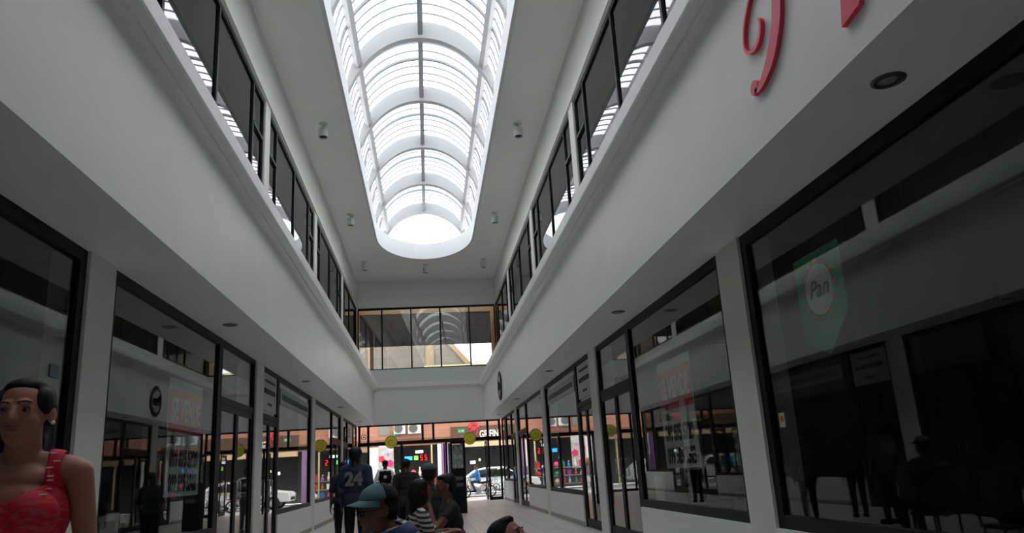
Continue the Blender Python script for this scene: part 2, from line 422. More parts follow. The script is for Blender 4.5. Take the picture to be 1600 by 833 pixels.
for s in (-1, 1):
    sd = WHERE[s]
    window_unit(s, YB, .09, .5, ZS, (-6, -3), f'big {sd} shop window behind the viewer', fw=.1); plinths[s].append((YB, .09, .5))
    window_unit(s, .61, 6.26, .53, ZS, (), f'very large dark {sd} shop window nearest the viewer', fw=.11); plinths[s].append((.61, 6.26, .53))
    window_unit(s, 6.78, 10.42, .53, ZS, (), f'large {sd} shop window with the sale banner', fw=.10); plinths[s].append((6.78, 10.42, .53))
    door_unit(s, 10.42, 12.46, ZS, 2.26, f'double glass door beside the {sd} sale banner window')
    door_unit(s, 12.98, 14.42, ZS, 2.24, f'double glass door with posters above, {sd} side, past the second pillar')
    window_unit(s, 14.42, 18.39, .57, ZS, (), f'{sd} shop window past the second double door', fw=.09); plinths[s].append((14.42, 18.39, .57))
    window_unit(s, 18.91, 22.4, .60, ZS, (), f'{sd} shop window past the third pillar', fw=.08); plinths[s].append((18.91, 22.4, .6))
    door_unit(s, 22.4, 24.49, ZS, 2.26, f'narrow glass door before the last {sd} pillar')
    door_unit(s, 25.01, 26.6, ZS, 2.26, f'glass door past the last {sd} pillar')
    window_unit(s, 26.6, 29.95, .72, ZS, (28.3,), f'last {sd} shop window beside the entrance', fw=.08); plinths[s].append((26.6, 29.98, .72))
    ps = [YB - .2] + PIERS + [YE + .2]
    for i, (a, c) in enumerate(zip(ps, ps[1:])):
        y0 = a + .2; y1 = c - .2
        if i == 0: m_ = (-6, -3)
        elif i == 5: m_ = (y0 + .7, y0 + 2.4)
        else:
            L_ = y1 - y0; m_ = (y0 + .78, y0 + L_ / 2, y1 - .78)
        bars = [] if i in (0,) else ([(y0 + .05, y0 + .75, 7.15)] + ([(y1 - .75, y1 - .05, 7.15)] if i != 5 else []))
        window_unit(s, y0, y1, ZB, ZW, m_, f'upper storey window band, {sd} side, {["behind the viewer","nearest","second","third","fourth","fifth"][i]} bay', gl=GUP, bars=bars)
    b = MB()
    for a, c, z in plinths[s]: b.box(s * XS, s * (XS + .14), a, c, 0, z)
    o = b.build(f'wall_{sd}_low', WALLB); struct(o, f'low white wall under the {sd} shop windows', 'wall')
    b = MB()
    for a, c, z in plinths[s]: b.box(s * (XS - .012), s * XS, a, c, 0, .09)
    o = b.build(f'baseboard_{sd}', mat('skirting_' + sd, (.25, .24, .23), rough=.4)); struct(o, f'dull skirting along the {sd} low wall', 'baseboard')

# entrance wall of glass at Y=30
FB = [-2.80, -2.45, -.30, .13, 2.32, 2.80]
b = MB(); ya, yb = YE + .02, YE + .10
b.box(-XS, XS, ya, yb, ZS - .06, ZS); b.box(-XS, XS, ya - .02, yb + .02, 2.33, 2.47)
for x in FB:
    b.box(x - .045, x + .045, ya, yb, 2.47, ZS - .06)
for x in (-2.80, -2.45, -1.15, .62, 1.22, 2.32, 2.80): b.box(x - .04, x + .04, ya, yb, 0, 2.33)
b.box(2.36, 2.76, ya, yb, 0, .12); b.box(-2.76, -1.19, ya, yb, 0, .1)
fr = b.build('window_50', FRAME); struct(fr, 'black framed glass entrance front under the end wall', 'window')
for a, c in zip(FB, FB[1:]):
    p = MB(); p.box(a + .045, c - .045, YE + .055, YE + .063, 2.47, ZS - .06); p.build('transom_pane', GCLR, fr)
for a, c in ((-2.76, -2.49), (-2.41, -1.19), (2.36, 2.76)):
    p = MB(); p.box(a, c, YE + .055, YE + .063, .1, 2.33); p.build('pane', GCLR, fr)
# open glass doors, leaves folded outward
dn[0] += 1
dr = bpy.data.objects.new(f'door_{dn[0]}', None); C.objects.link(dr); dr.location = (0, YE, 0); struct(dr, 'open glass entrance doors swung out to the street', 'door')
for x, sg in ((-1.10, 1), (.57, -1), (1.27, 1), (2.27, -1)):
    b = MB(); x0, x1 = (x, x + .04) if sg > 0 else (x - .04, x)
    b.box(x0, x1, .12, .20, .02, 2.3); b.box(x0, x1, .84, .92, .02, 2.3); b.box(x0, x1, .20, .84, .02, .2); b.box(x0, x1, .20, .84, 2.22, 2.3)
    lf = b.build('door_leaf', FRAME, dr)
    b = MB(); b.box((x0 + x1) / 2 - .004, (x0 + x1) / 2 + .004, .20, .84, .2, 2.22); b.build('pane', GCLR, lf)
# upper back window
b = MB(); MX = [-2.84, -1.86, -.66, .55, 1.77, 2.84]
b.box(-XS, XS, YE + .05, YE + .12, ZW - .08, ZW); b.box(-XS, XS, YE + .05, YE + .12, ZB, ZB + .05)
for x in MX: b.box(x - .03, x + .03, YE + .05, YE + .12, ZB + .05, ZW - .08)
uw = b.build('window_51', FRAME); struct(uw, 'five pane upper window in the end wall above the entrance', 'window')
for a, c in zip(MX, MX[1:]):
    p = MB(); p.box(a + .03, c - .03, YE + .08, YE + .088, ZB + .05, ZW - .08); p.build('pane', GBACK, uw)

cw = Vector((0, YE + .085, 0)); uw.matrix_world = Matrix.Translation(cw) @ Matrix.Rotation(math.radians(-1.6), 4, 'Z') @ Matrix.Translation(-cw)

# ------------------------------------------------------------------ the street
GROUND = mat('street_ground', (.48, .48, .46), rough=.85, noise=.08, nscale=.7)
b = MB(); b.box(-30, 30, YE + .3, 34.2, -.12, 0); o = b.build('floor_pavement', GROUND); struct(o, 'bright concrete pavement outside the doors', 'pavement')
b = MB(); b.box(-30, 30, 34.2, 43, -.3, -.06); o = b.build('floor_road', mat('asphalt', (.33, .33, .33), rough=.9, noise=.1, nscale=3)); struct(o, 'pale sunlit road outside', 'road')
SALMON = brick_mat('salmon_wall', (.50, .23, .15), (.45, .195, .125), (.36, .16, .11), 1.1, .22)
TAN = mat('tan_plaster', (.30, .20, .12), rough=.85, noise=.1, nscale=2)
CONC = brick_mat('concrete_block', (.25, .225, .20), (.21, .195, .175), (.16, .145, .13), .8, .4)
CREAM = mat('cream_paint', (.60, .46, .25), rough=.7)
PURPLE = mat('purple_paint', (.26, .14, .28), rough=.7)
BROWN = mat('brown_band', (.12, .06, .035), rough=.8)
bld = thing('building', 'salmon and concrete shop building across the street', 'building', (0, 41, -.06))
b = MB(); b.box(-16, 1.15, 0, .3, 3.1, 6.4); b.box(1.15, 16, 0, .3, 3.1, 6.4); b.build('upper_wall', SALMON, bld)
b = MB(); b.box(-16, 16, -.03, .0, 2.86, 3.12); b.box(-16, 16, -.0, .3, 2.74, 3.1); b.build('fascia_band', mat('orange_brown', (.22, .10, .05), rough=.7), bld)
b = MB(); b.box(1.15, 16, -.06, .0, 2.76, 3.62); b.build('sign_board', BROWN, bld)
b = MB(); b.box(-16, -.1, 0, .3, 6.4, 9.2); b.prism([(-.1, 6.4), (-.1, 9.2), (.55, 9.2), (2.3, 7.1), (2.3, 6.4)], .3, 'XZ', 0)
b.build('parapet_wall', CONC, bld)
TL_ = mat('tan_light', (.38, .27, .165), rough=.8)
for x0, x1 in ((-.1, .35), (-3.3, -3.05)): b = MB(); b.box(x0, x1, -.1, 0, 6.4, 9.2); b.build('pilaster', TL_, bld)
b = MB(); b.prism([(.35, 9.2), (.7, 9.2), (2.45, 7.1), (2.2, 7.0)], .12, 'XZ', -.12); b.build('sloping_coping', TL_, bld)
b = MB()
for i in range(60):
    x = -.2 + i * .1
    b.prism([(x, 6.92), (x + .05, 6.97), (x + .1, 6.92), (x + .1, 6.95), (x + .05, 7.0), (x, 6.95)], .9, 'XZ', -.9)
b.build('corrugated_awning', mat('awning_green', (.30, .32, .18), rough=.6), bld)
b = MB(); b.box(-.2, 5.8, -.92, -.88, 6.66, 6.94); b.build('awning_board', mat('awning_board', (.72, .72, .42), rough=.6), bld)
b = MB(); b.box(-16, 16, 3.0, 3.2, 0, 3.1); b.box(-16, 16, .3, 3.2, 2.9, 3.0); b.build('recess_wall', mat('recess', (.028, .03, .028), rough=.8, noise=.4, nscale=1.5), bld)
for x0, x1 in ((-3.25, -2.78), (.40, .60)): b = MB(); b.box(x0, x1, -.05, .35, 0, 2.74); b.build('white_column', WHITE, bld)
for x in (.04, -4.6): b = MB(); b.box(x, x + .08, -.05, .05, 0, 2.74); b.build('pole', CREAM, bld)
for x0, x1 in ((.62, .98), (6.2, 8.4)): b = MB(); b.box(x0, x1, 0, .4, 0, 2.74); b.build('purple_pier', PURPLE, bld)
b = MB(); b.box(1.18, 16, -.35, 0, 2.50, 2.755); b.build('cream_awning', CREAM, bld)
b = MB(); b.box(-16, -3.3, -.3, 0, 2.5, 2.75); b.build('tan_awning', TAN, bld)
b = MB(); b.box(-2.14 - .6, -2.13, -.05, 0, 3.37, 3.85); b.build('grille', mat('grille', (.25, .23, .20), rough=.6), bld)
for x in (-9, -6.2): b = MB(); b.box(x, x + 1.1, -.02, .1, 4.1, 5.3); b.build('window', DARKG, bld)
# letters on the sign board
t = text_mesh('sign_letters', 'GRIFIN', .56, mat('letter_white', (.9, .88, .82), rough=.4), depth=.05, align='LEFT', xs=.62, bold=.012)
t.location = (2.72, 40.90, 3.08); tag(t, 'white raised capital letters GRIFIN on the brown board across the street', 'sign')
b = MB()
for k in range(7):
    a = PI * (k / 6); b.ball((.26 * math.cos(a) * .8, 0, .10 + .24 * math.sin(a)), (.06, .02, .10), Matrix.Rotation(-(a - PI / 2), 3, 'Y'), 2)
b.ball((0, 0, .02), (.14, .02, .12), None, 2); b.lathe([(.16, -.03), (.2, -.03), (.2, .0), (.16, .0)], (.02, 0, -.14), closed=True, axis='Y')
o = b.build('crest', mat('crest_red', (.75, .03, .04), rough=.4)); o.location = (2.42, 40.91, 3.40); tag(o, 'red plumed crest beside the white GRIFIN letters', 'sign')
for x, z, wd, label in ((-1.81, 3.33, .42, 'small green sign below the louvred box on the salmon wall'), (1.72, 3.32, .42, 'small green sign left of the red crest on the brown board')):
    b = MB(); b.box(-wd / 2, wd / 2, -.02, 0, -.13, .13); o = b.build('street_sign', mat('sign_green', (.03, .20, .07), rough=.5), loc=(x, 40.99 if x < 0 else 40.93, z)); tag(o, label, 'sign')
    t = text_mesh('lettering', '2-30', .17, WHITE, o, depth=.01); t.location = (0, -.025, 0)
# air conditioners
def ac(x, z, wd, label):
    t = thing('air_conditioner', label, 'air conditioner', (x, 41, z - .06), 0, 'air conditioners across the street')
    b = MB(); b.box(-wd / 2, wd / 2, -.36, -.02, -.28, .28); b.build('casing', mat('ac_white', (.78, .77, .72), rough=.5), t, bevel=.02)
    b = MB()
    for r in (.06, .11, .16, .21): b.lathe([(r - .008, -.375), (r + .008, -.375), (r + .008, -.36), (r - .008, -.36)], (-.06, 0, 0), closed=True, axis='Y')
    b.lathe([(.235, -.372), (.255, -.372), (.255, -.36), (.235, -.36)], (-.06, 0, 0), closed=True, axis='Y')
    b.build('grille', mat('ac_grey', (.35, .35, .33), rough=.5), t)
    b = MB(); b.lathe([(.0, -.359), (.225, -.359), (.225, -.357), (0.0, -.357)], (-.06, 0, 0), axis='Y') if False else b.cyl((-.06, -.368, 0), (-.06, -.361, 0), .225, n=28); b.build('fan_opening', DARKG, t)
    for q in (-1, 1): b = MB(); b.box(q * (wd / 2 - .075) - .025, q * (wd / 2 - .075) + .025, -.34, 0, -.33, -.28); b.build('bracket', METAL, t)
    return t
ac(-.82, 3.64, .70, 'white air conditioner with round fan grille, the larger seen one above the doors')
ac(-1.62, 3.66, .62, 'white air conditioner above the small green sign')
# louvred vent box
b = MB(); b.box(-.3, .3, -.12, 0, -.25, .25)
for k in range(6): b.box(-.27, .27, -.14, -.12, -.22 + k * .08, -.19 + k * .08)
# posters, neon
def flat_sign(name, x, z, wd, h, m_, label, y=40.9, cat='poster'):
    b = MB(); b.box(-wd / 2, wd / 2, -.02, 0, -h / 2, h / 2); o = b.build(name, m_, loc=(x, y, z)); return tag(o, label, cat)
b.bm.free()
p = flat_sign('poster', -2.37, 1.9, .80, 1.8, mat('poster_beige', (.55, .50, .47), rough=.6, noise=.3, nscale=4), 'tall pale poster with pink shapes beside the white column', 41.0)
for dx, dz, r, c in ((-.25, .15, .20, (.80, .04, .12)), (.2, -.1, .22, (.72, .03, .2)), (.05, .5, .14, (.45, .55, .70)), (.12, .35, .1, (.75, .25, .5)), (-.2, -.45, .15, (.1, .45, .4))):
    q = MB(); q.prism([(r * math.cos(2 * PI * i / 5 + dx), r * math.sin(2 * PI * i / 5 + dx)) for i in range(5)], -.006, 'XZ', -.02); o = q.build('pink_shape', mat('ps', c, rough=.5), p, loc=(dx, 0, dz))
def neon(x, z, wd, h, col, label, st=3.0, y=41.6, txt=None):
    t = thing('light_sign', label, 'illuminated sign', (x, y, z))
    b = MB(); b.box(-wd / 2 - .03, wd / 2 + .03, 0, .05, -h / 2 - .03, h / 2 + .03); b.build('casing', BLACK, t)
    b = MB()
    if txt == 'digits':
        nm_ = mat('neon', col, emit=col, estr=st)
        for i in range(2):
            if i: b.build('digit', nm_, t); b = MB()
            ox = -wd / 4 + i * wd / 2
            for (a, c, e, f) in ((-.06, .06, h / 2 - .03, h / 2), (-.06, .06, -h / 2, -h / 2 + .03), (-.06, .06, -.015, .015), (-.06, -.03, 0, h / 2), (.03, .06, -h / 2, 0)): b.box(ox + a, ox + c, -.012, 0, e, f)
    else: b.box(-wd / 2, wd / 2, -.012, 0, -h / 2, h / 2)
    b.build('digit' if txt else 'lit_face', mat('neon', col, emit=col, estr=st), t); return t
neon(-1.20, 2.03, .42, .20, (.02, .25, 1), 'small blue lit sign in the dark shop across the street')
neon(-.78, 2.03, .22, .22, (.2, .9, .05), 'small green lit sign beside the blue one', 1.6)
neon(-.36, 2.03, .48, .28, (1, .01, .01), 'red lit digit display beside the green light', 3, txt='digits')
neon(-.60, 2.35, .42, .14, (.8, .9, 1), 'white lit tube above the red digits', 3)
neon(2.34, 1.62, .28, .16, (.85, .93, 1), 'round white lamp glowing inside the dark shop above the car', 3)
neon(2.72, 1.74, .10, .12, (1, .85, .6), 'tiny warm lamp glowing right of the white shop lamp', 2.5)

# balcony screen outside the upper window
t = thing('balcony_screen', 'dark hanging screen in a tan frame outside the upper end window', 'screen', (0, 31.2, 0))
b = MB(); b.box(-3.1, -2.87, -.1, .1, 5.2, 8.3); b.box(2.76, 2.95, -.1, .1, 5.2, 8.3); b.box(-2.87, 2.76, -.1, .1, 7.9, 8.3); b.build('frame', mat('tan_frame', (.40, .26, .14), rough=.7), t)
b = MB(); b.box(-2.87, 2.76, -.02, .02, 6.50, 7.9); b.build('panel', mat('screen_dark', (.035, .026, .022), rough=.6), t)
b = MB(); b.box(-2.44, -2.29, -.05, .05, 5.2, 6.5); b.build('post', mat('cream_post', (.48, .37, .24), rough=.6), t)
b = MB(); b.box(-XO, XO, YE + .22, 31.4, 5.0, 5.2); o = b.build('floor_balcony', CONC); struct(o, 'balcony slab outside the upper end window', 'balcony')
b = MB(); b.box(-XO, -2.9, YE + .22, 31.0, 5.2, 9.1); b.box(2.9, XO, YE + .22, 31.0, 5.2, 9.1); o = b.build('wall_balcony', TAN); struct(o, 'tan side walls of the balcony', 'wall')

# ------------------------------------------------------------------ soffit lights, ceiling lamps
RING = mat('downlight_ring', (.10, .095, .085), rough=.35, metal=.6)
def downlight(x, y, label):
    t = thing('recessed_downlight', label, 'ceiling light', (x, y, ZS), 0, 'recessed lights under the overhang')
    b = MB(); b.lathe([(.062, -.012), (.092, -.006), (.095, 0), (.062, 0)], n=28, closed=True); b.build('ring', RING, t, smooth=True)
    b = MB(); b.lathe([(.0, -.002), (.055, -.002), (.062, -.006), (.0, -.006)][1:3] + [(.03, -.010)], n=24); b.build('lens', mat('downlight_lens', (.25, .24, .22), rough=.2), t, smooth=True)
PLACE = ['by the nearest big shop window', 'over the sale banner window', 'past the second pillar', 'past the third pillar', 'next to the entrance']
for s in (-1, 1):
    for y, pl in zip((3.41, 9.5, 15.45, 21.5, 27.4), PLACE):
        if s < 0 and y < 4: continue
        downlight(s * 2.55, y, f'small round recessed light under the {WHERE[s]} overhang {pl}')
LAMPW = mat('lamp_white', (.60, .61, .62), rough=.5)
def ceiling_lamp(x, y, label):
    t = thing('cylinder_lamp', label, 'ceiling lamp', (x, y, ZT), 0, 'cylinder lamps on the ceiling')
    b = MB(); b.lathe([(.10, 0), (.10, -.02), (.09, -.03)], n=24); b.build('canopy', LAMPW, t, smooth=False)
    b = MB(); b.cyl((0, 0, -.03), (0, 0, -.14), .02); b.build('stem', LAMPW, t)
    b = MB(); b.lathe([(.03, -.12), (.105, -.13), (.11, -.14), (.11, -.34), (.10, -.345), (.085, -.30), (.03, -.29)], n=28, closed=True); b.build('shade', LAMPW, t, smooth=False)
    b = MB(); b.cyl((0, 0, -.30), (0, 0, -.325), .08, n=20); b.build('bulb', DARKG, t)
for x, y, l in ((-2.27, 15.65, 'white cylinder ceiling lamp left of the skylight, the one nearest the viewer'), (2.24, 15.65, 'white cylinder ceiling lamp right of the skylight, the one nearest the viewer'),
                (-2.28, 21.8, 'middle white cylinder lamp of the row left of the skylight'), (2.22, 21.8, 'middle white cylinder lamp of the row right of the skylight'),
                (-2.3, 27.0, 'farthest white cylinder lamp left of the skylight end'), (2.23, 27.0, 'farthest white cylinder lamp right of the skylight end'), (0, 27.6, 'white cylinder lamp centred beyond the rounded end of the skylight')):
    ceiling_lamp(x, y, l)

# ------------------------------------------------------------------ red script letters on the right band
def ribbon(b, pts, depth, at):
    """pts = (y, z, half width): a flat stroke of varying width in the YZ plane"""
    L = []; R = []
    for i, (y, z, h) in enumerate(pts):
        a = pts[max(i - 1, 0)]; c = pts[min(i + 1, len(pts) - 1)]
        d = Vector((c[0] - a[0], c[1] - a[1])).normalized(); n_ = Vector((-d.y, d.x))
        L.append((y + n_.x * h, z + n_.y * h)); R.append((y - n_.x * h, z - n_.y * h))
    for i in range(len(L) - 1): b.prism([L[i], L[i + 1], R[i + 1], R[i]], depth, 'YZ', at)
def smooth_path(ctrl, n=8):
    out = []
    P = [ctrl[0]] + list(ctrl) + [ctrl[-1]]
    for i in range(1, len(P) - 2):
        for k in range(n):
            t = k / n; p0, p1, p2, p3 = P[i - 1], P[i], P[i + 1], P[i + 2]
            out.append(tuple(.5 * ((2 * p1[j]) + (-p0[j] + p2[j]) * t + (2 * p0[j] - 5 * p1[j] + 4 * p2[j] - p3[j]) * t * t + (-p0[j] + 3 * p1[j] - 3 * p2[j] + p3[j]) * t ** 3) for j in range(len(p1))))
    out.append(tuple(ctrl[-1])); return out
LX = XF - .03
b = MB()
ribbon(b, smooth_path([(4.222, 3.52, .018), (4.15, 3.515, .024), (4.065, 3.55, .038), (3.95, 3.63, .052), (3.84, 3.77, .056), (3.78, 3.92, .056), (3.74, 4.10, .052), (3.74, 4.2, .035), (3.80, 4.28, .015)]), .03, LX)
b.lathe([(.0001, 0), (.052, 0), (.052, .03), (.0001, .03)][1:3], (LX, 4.225, 3.55), n=20, axis='X')
ribbon(b, smooth_path([(4.035, 3.955, .006), (4.02, 3.92, .013), (4.045, 3.85, .017), (4.115, 3.80, .017), (4.21, 3.81, .014), (4.27, 3.87, .012), (4.265, 3.96, .011), (4.20, 4.08, .012), (4.05, 4.20, .012), (3.85, 4.29, .014), (3.62, 4.28, .02), (3.47, 4.18, .035), (3.46, 4.05, .04), (3.56, 3.97, .03), (3.70, 3.96, .012)]), .03, LX)
o = b.build('script_letter', RED); tag(o, 'red curly script capital letter with a ball end, on the right overhang', 'sign letter')
b = MB(); b.prism([(3.20, 3.33), (3.14, 3.6), (3.06, 4.2), (2.98, 4.28), (2.94, 4.2), (3.02, 3.38), (3.03, 3.355)], .03, 'YZ', LX)
b.prism([(3.0, 3.9), (3.0, 4.05), (2.9, 4.15), (2.8, 4.05), (2.8, 3.6), (2.88, 3.52), (2.88, 3.98), (2.95, 4.02)], .03, 'YZ', LX)
o = b.build('stem_letter', RED); tag(o, 'red sign letter with a slanted pointed foot, nearer the viewer than the curly one', 'sign letter')
# round ornate emblem farther along
em = thing('emblem_sign', 'dark ornate round emblem with pale lettering, far along the right overhang', 'sign', (XF - .03, 22.7, 3.68))
b = MB(); b.lathe([(.36, -.03), (.40, -.03), (.40, .03), (.36, .03)], n=28, closed=True, axis='X')
for k in range(14):
    a = 2 * PI * k / 14; b.ball((0, .40 * math.cos(a), .38 * math.sin(a)), (.025, .085, .085), None, 2)
b.build('leaf_ring', mat('emblem_dark', (.03, .02, .022), rough=.5, noise=.5, nscale=20), em)
b = MB(); b.cyl((-.02, 0, 0), (.02, 0, 0), .33, n=28); b.build('disc', mat('emblem_pale', (.46, .40, .37), rough=.5, noise=.6, nscale=10), em)
t = text_mesh('lettering', 'Pan', .42, BLACK, em, depth=.02, bold=.01); t.rotation_euler = (0, 0, -PI / 2); t.location = (-.03, 0, 0)

# ------------------------------------------------------------------ posters, banners, stickers on the glass
def on_right(o, x, y, z): o.rotation_euler = (0, 0, -PI / 2); o.location = (x, y, z)
def on_left(o, x, y, z): o.rotation_euler = (0, 0, PI / 2); o.location = (x, y, z)
PAPER = mat('banner_paper', (.66, .66, .64), rough=.6, noise=.06, nscale=4)
PRED = mat('banner_red', (.62, .035, .055), rough=.5)
INK = mat('banner_ink', (.02, .02, .022), rough=.6)
def sale_banner(label):
    t = thing('sale_banner', label, 'banner')
    b = MB(); b.box(-.62, .62, -.004, .004, -.66, .68); b.build('sheet', PAPER, t)
    b = MB(); b.box(-.60, .60, -.008, -.004, .06, .56); b.build('red_field', PRED, t)
    q = text_mesh('heading', 'SE VENDE', .36, PAPER, t, depth=.004, xs=.68, bold=.012); q.location = (0, -.011, .31)
    q = text_mesh('line', 'TELF.:', .12, INK, t, depth=.004, bold=.003); q.location = (-.38, -.008, -.03)
    q = text_mesh('phone_number', '099 875 5720', .27, INK, t, depth=.004, xs=.68, bold=.008); q.location = (0, -.008, -.24)
    q = text_mesh('phone_number', '099 585 3503', .27, INK, t, depth=.004, xs=.68, bold=.008); q.location = (0, -.008, -.52)
    return t
o = sale_banner('white and red SE VENDE banner with phone numbers inside the right shop window'); on_right(o, XS + .13, 8.82, 1.70)
o = sale_banner('white and red SE VENDE banner with phone numbers inside the left shop window'); on_left(o, -XS - .13, 9.35, 1.72)
# green pennant
pn = thing('green_pennant', 'green hanging pennant with a white flower-edged badge in the nearest right window', 'pennant')
GRN = mat('pennant_green', (.05, .30, .16), rough=.6)
b = MB(); b.prism([(-.34, .33), (.34, .33), (.34, -.20), (0, -.50), (-.34, -.36)], .006, 'XZ', -.003); b.build('cloth', GRN, pn)
b = MB(); b.cyl((0, -.012, .02), (0, -.004, .02), .20, n=36); b.build('badge', mat('badge_white', (.62, .62, .60), rough=.6), pn)
FP_ = mat('flower_pink', (.50, .20, .18), rough=.6)
for k in range(12):
    a = 2 * PI * k / 12; b = MB(); b.ball((.225 * math.cos(a), -.006, .02 + .225 * math.sin(a)), (.036, .006, .03), None, 2); b.build('flower', FP_, pn)
q = text_mesh('lettering', 'Pan', .20, mat('letter_green', (.02, .07, .05)), pn, depth=.004, shear=.35); q.location = (0, -.015, .02)
on_right(pn, XS + .16, 5.25, 2.36)
b = MB(); b.box(-.05, .05, -.002, .002, -.06, .06); o = b.build('sticker', mat('sticker', (.45, .42, .42), rough=.5)); on_right(o, XS + .055, 5.98, 1.42); tag(o, 'small white sticker low on the nearest right window', 'sticker')
q = MB(); q.cyl((0, -.006, .01), (0, -.002, .01), .028, n=20); q.build('red_dot', PRED, o)
b = MB(); b.box(-.07, .07, -.002, .002, -.05, .05); o = b.build('sticker', mat('sticker_blue', (.16, .17, .24), rough=.5)); on_left(o, -XS - .055, 5.95, 2.08); tag(o, 'faint blue sticker on the nearest left window', 'sticker')
# lettered paper signs in the transoms by the second doors
for s in (-1, 1):
    sd = WHERE[s]; f = on_right if s > 0 else on_left
    t = thing('window_sign', f'pale sheet with two lines of dark lettering above the {sd} second double door', 'sign')
    b = MB(); b.box(-.60, .60, -.003, .003, -.33, .33); b.build('sheet', mat('sheet_grey', (.42, .45, .45), rough=.5), t)
    for k, (wd, z, h) in enumerate(((.8, .2, .05), (.9, .02, .09), (.3, -.2, .04))):
        b = MB(); x = -wd / 2
        while x < wd / 2: q = .05 + .03 * ((k * 7 + int(x * 100)) % 3); b.box(x, x + q * .7, -.008, -.003, z - h / 2, z + h / 2); x += q
        b.build('lettering_line', INK, t)
    f(t, s * (XS + .052), 13.7, 2.72)
    t = thing('window_sign', f'pale strip sign along the top of the {sd} window past the second double door', 'sign')
    b = MB(); b.box(-1.7, 1.7, -.003, .003, -.16, .16); b.build('sheet', mat('sheet_grey2', (.36, .39, .39), rough=.5), t)
    b = MB()
    for i in range(26): b.box(-1.55 + i * .12, -1.48 + i * .12 + .02 * (i % 2), -.008, -.003, -.06, .05)
    b.build('lettering_line', mat('ink_soft', (.10, .11, .12)), t)
    f(t, s * (XS + .052), 16.4, 2.78)
t = thing('poster', 'white poster with a green picture frame in the last left window by the entrance', 'poster')
b = MB(); b.box(-.8, .8, -.003, .003, -.33, .33); b.build('sheet', mat('poster_sheet', (.55, .55, .58), rough=.5), t)
b = MB(); b.box(-.35, .05, -.01, -.003, -.14, .16); b.build('green_frame', mat('pg', (.03, .12, .05)), t)
b = MB(); b.box(-.28, -.02, -.014, -.01, -.09, .11); b.build('picture', mat('pp', (.5, .45, .35), noise=.5, nscale=12), t)
on_left(t, -XS - .052, 27.45, 2.72)
# yellow round stickers over the doors
for x, z, l in ((-1.55, 2.45, 'round yellow sign over the entrance, the one nearer the air conditioners'), (1.58, 2.43, 'round yellow sign over the entrance, the one below the red crest')):
    t = thing('round_sign', l, 'sign', (x, YE - .02, z), 0, 'round yellow signs over the entrance')
    b = MB(); b.cyl((0, -.03, 0), (0, 0, 0), .25, n=32); b.build('rim', mat('rim_dark', (.10, .08, .02)), t)
    b = MB(); b.cyl((0, -.036, 0), (0, -.03, 0), .225, n=32); b.build('disc', mat('disc_yellow', (.85, .72, .05), rough=.5), t)
    b = MB(); b.tube([((.05 + .012 * k) * math.cos(k * .62), -.04, (.05 + .012 * k) * math.sin(k * .62)) for k in range(11)], .013)
    b.build('pattern', mat('pat_ochre', (.45, .33, .03)), t)
# scroll decals
def decal(x, z, sc, col, label):
    b = MB()
    for (dx, dz, r) in ((0, -.05, .11), (0, .13, .06), (-.12, .02, .06), (.12, .02, .06), (0, .25, .035), (-.1, -.14, .04), (.1, -.14, .04)):
        b.lathe([(r * .72, -.002), (r, -.002), (r, .002), (r * .72, .002)], (dx, 0, dz), n=20, closed=True, axis='Y')
    b.cyl((0, -.002, -.05), (0, .002, -.05), .04)
    o = b.build('scroll_decal', mat('decal', col, rough=.5)); o.location = (x, YE + .045, z); o.scale = (sc, 1, sc); tag(o, label, 'decal')
decal(-2.63, 2.74, .95, (.75, .28, .30), 'pink scrollwork decal on the small corner pane above the doors')
decal(2.56, .55, 1.35, (.70, .62, .50), 'cream scrollwork decal at the foot of the narrow pane beside the open door')

# ------------------------------------------------------------------ display cabinet standing in the hall
dc = thing('display_cabinet', 'tall black display cabinet with a lit glass top, standing left of the open door', 'cabinet', (.77, 22.0, 0))
b = MB(); b.box(-.21, .21, -.25, .25, 0, 1.25); b.build('base', BLACK, dc, bevel=.01)
b = MB()
for x in (-.19, .19):
    for y in (-.23, .23): b.box(x - .02, x + .02, y - .02, y + .02, 1.25, 1.98)
b.box(-.21, .21, -.25, .25, 1.96, 2.04); b.build('case_frame', BLACK, dc)
for z in (1.5, 1.74):
    b = MB(); b.box(-.17, .17, -.21, .21, z, z + .012); b.build('shelf', GCLR, dc)
b = MB(); b.box(-.165, .165, .20, .21, 1.26, 1.95); b.build('back_mirror', mat('cab_back', (.55, .57, .55), rough=.2, noise=.5, nscale=14), dc)
b = MB(); b.box(-.12, .12, -.258, -.25, .92, 1.02); b.build('label_plate', mat('plate_grey', (.10, .10, .10)), dc)
b = MB(); b.box(-.12, .12, -.258, -.25, .74, .84); b.build('label_plate', mat('plate_grey', (.10, .10, .10)), dc)
for x, z, y, pl in ((-.1, 1.25, 0, 'bottom, leftmost of three'), (.02, 1.25, .05, 'bottom, middle of three'), (.11, 1.25, 0, 'bottom, rightmost of three'), (-.09, 1.512, 0, 'middle shelf, the left one'), (.08, 1.512, .03, 'middle shelf, the right one'), (-.04, 1.752, 0, 'top shelf, the left one'), (.09, 1.752, .04, 'top shelf, the right one')):
    b = MB(); b.lathe([(.03, 0), (.035, .03), (.03, .08), (.012, .11), (.014, .14)], n=14)
    o = b.build('bottle', mat('jar_white', (.7, .7, .68), rough=.3), loc=(dc.location.x + x, 21.9 + y, z + .0005), smooth=True)
    tag(o, f'small pale bottle in the tall black cabinet, {pl}', 'bottle', 'bottles in the display cabinet')

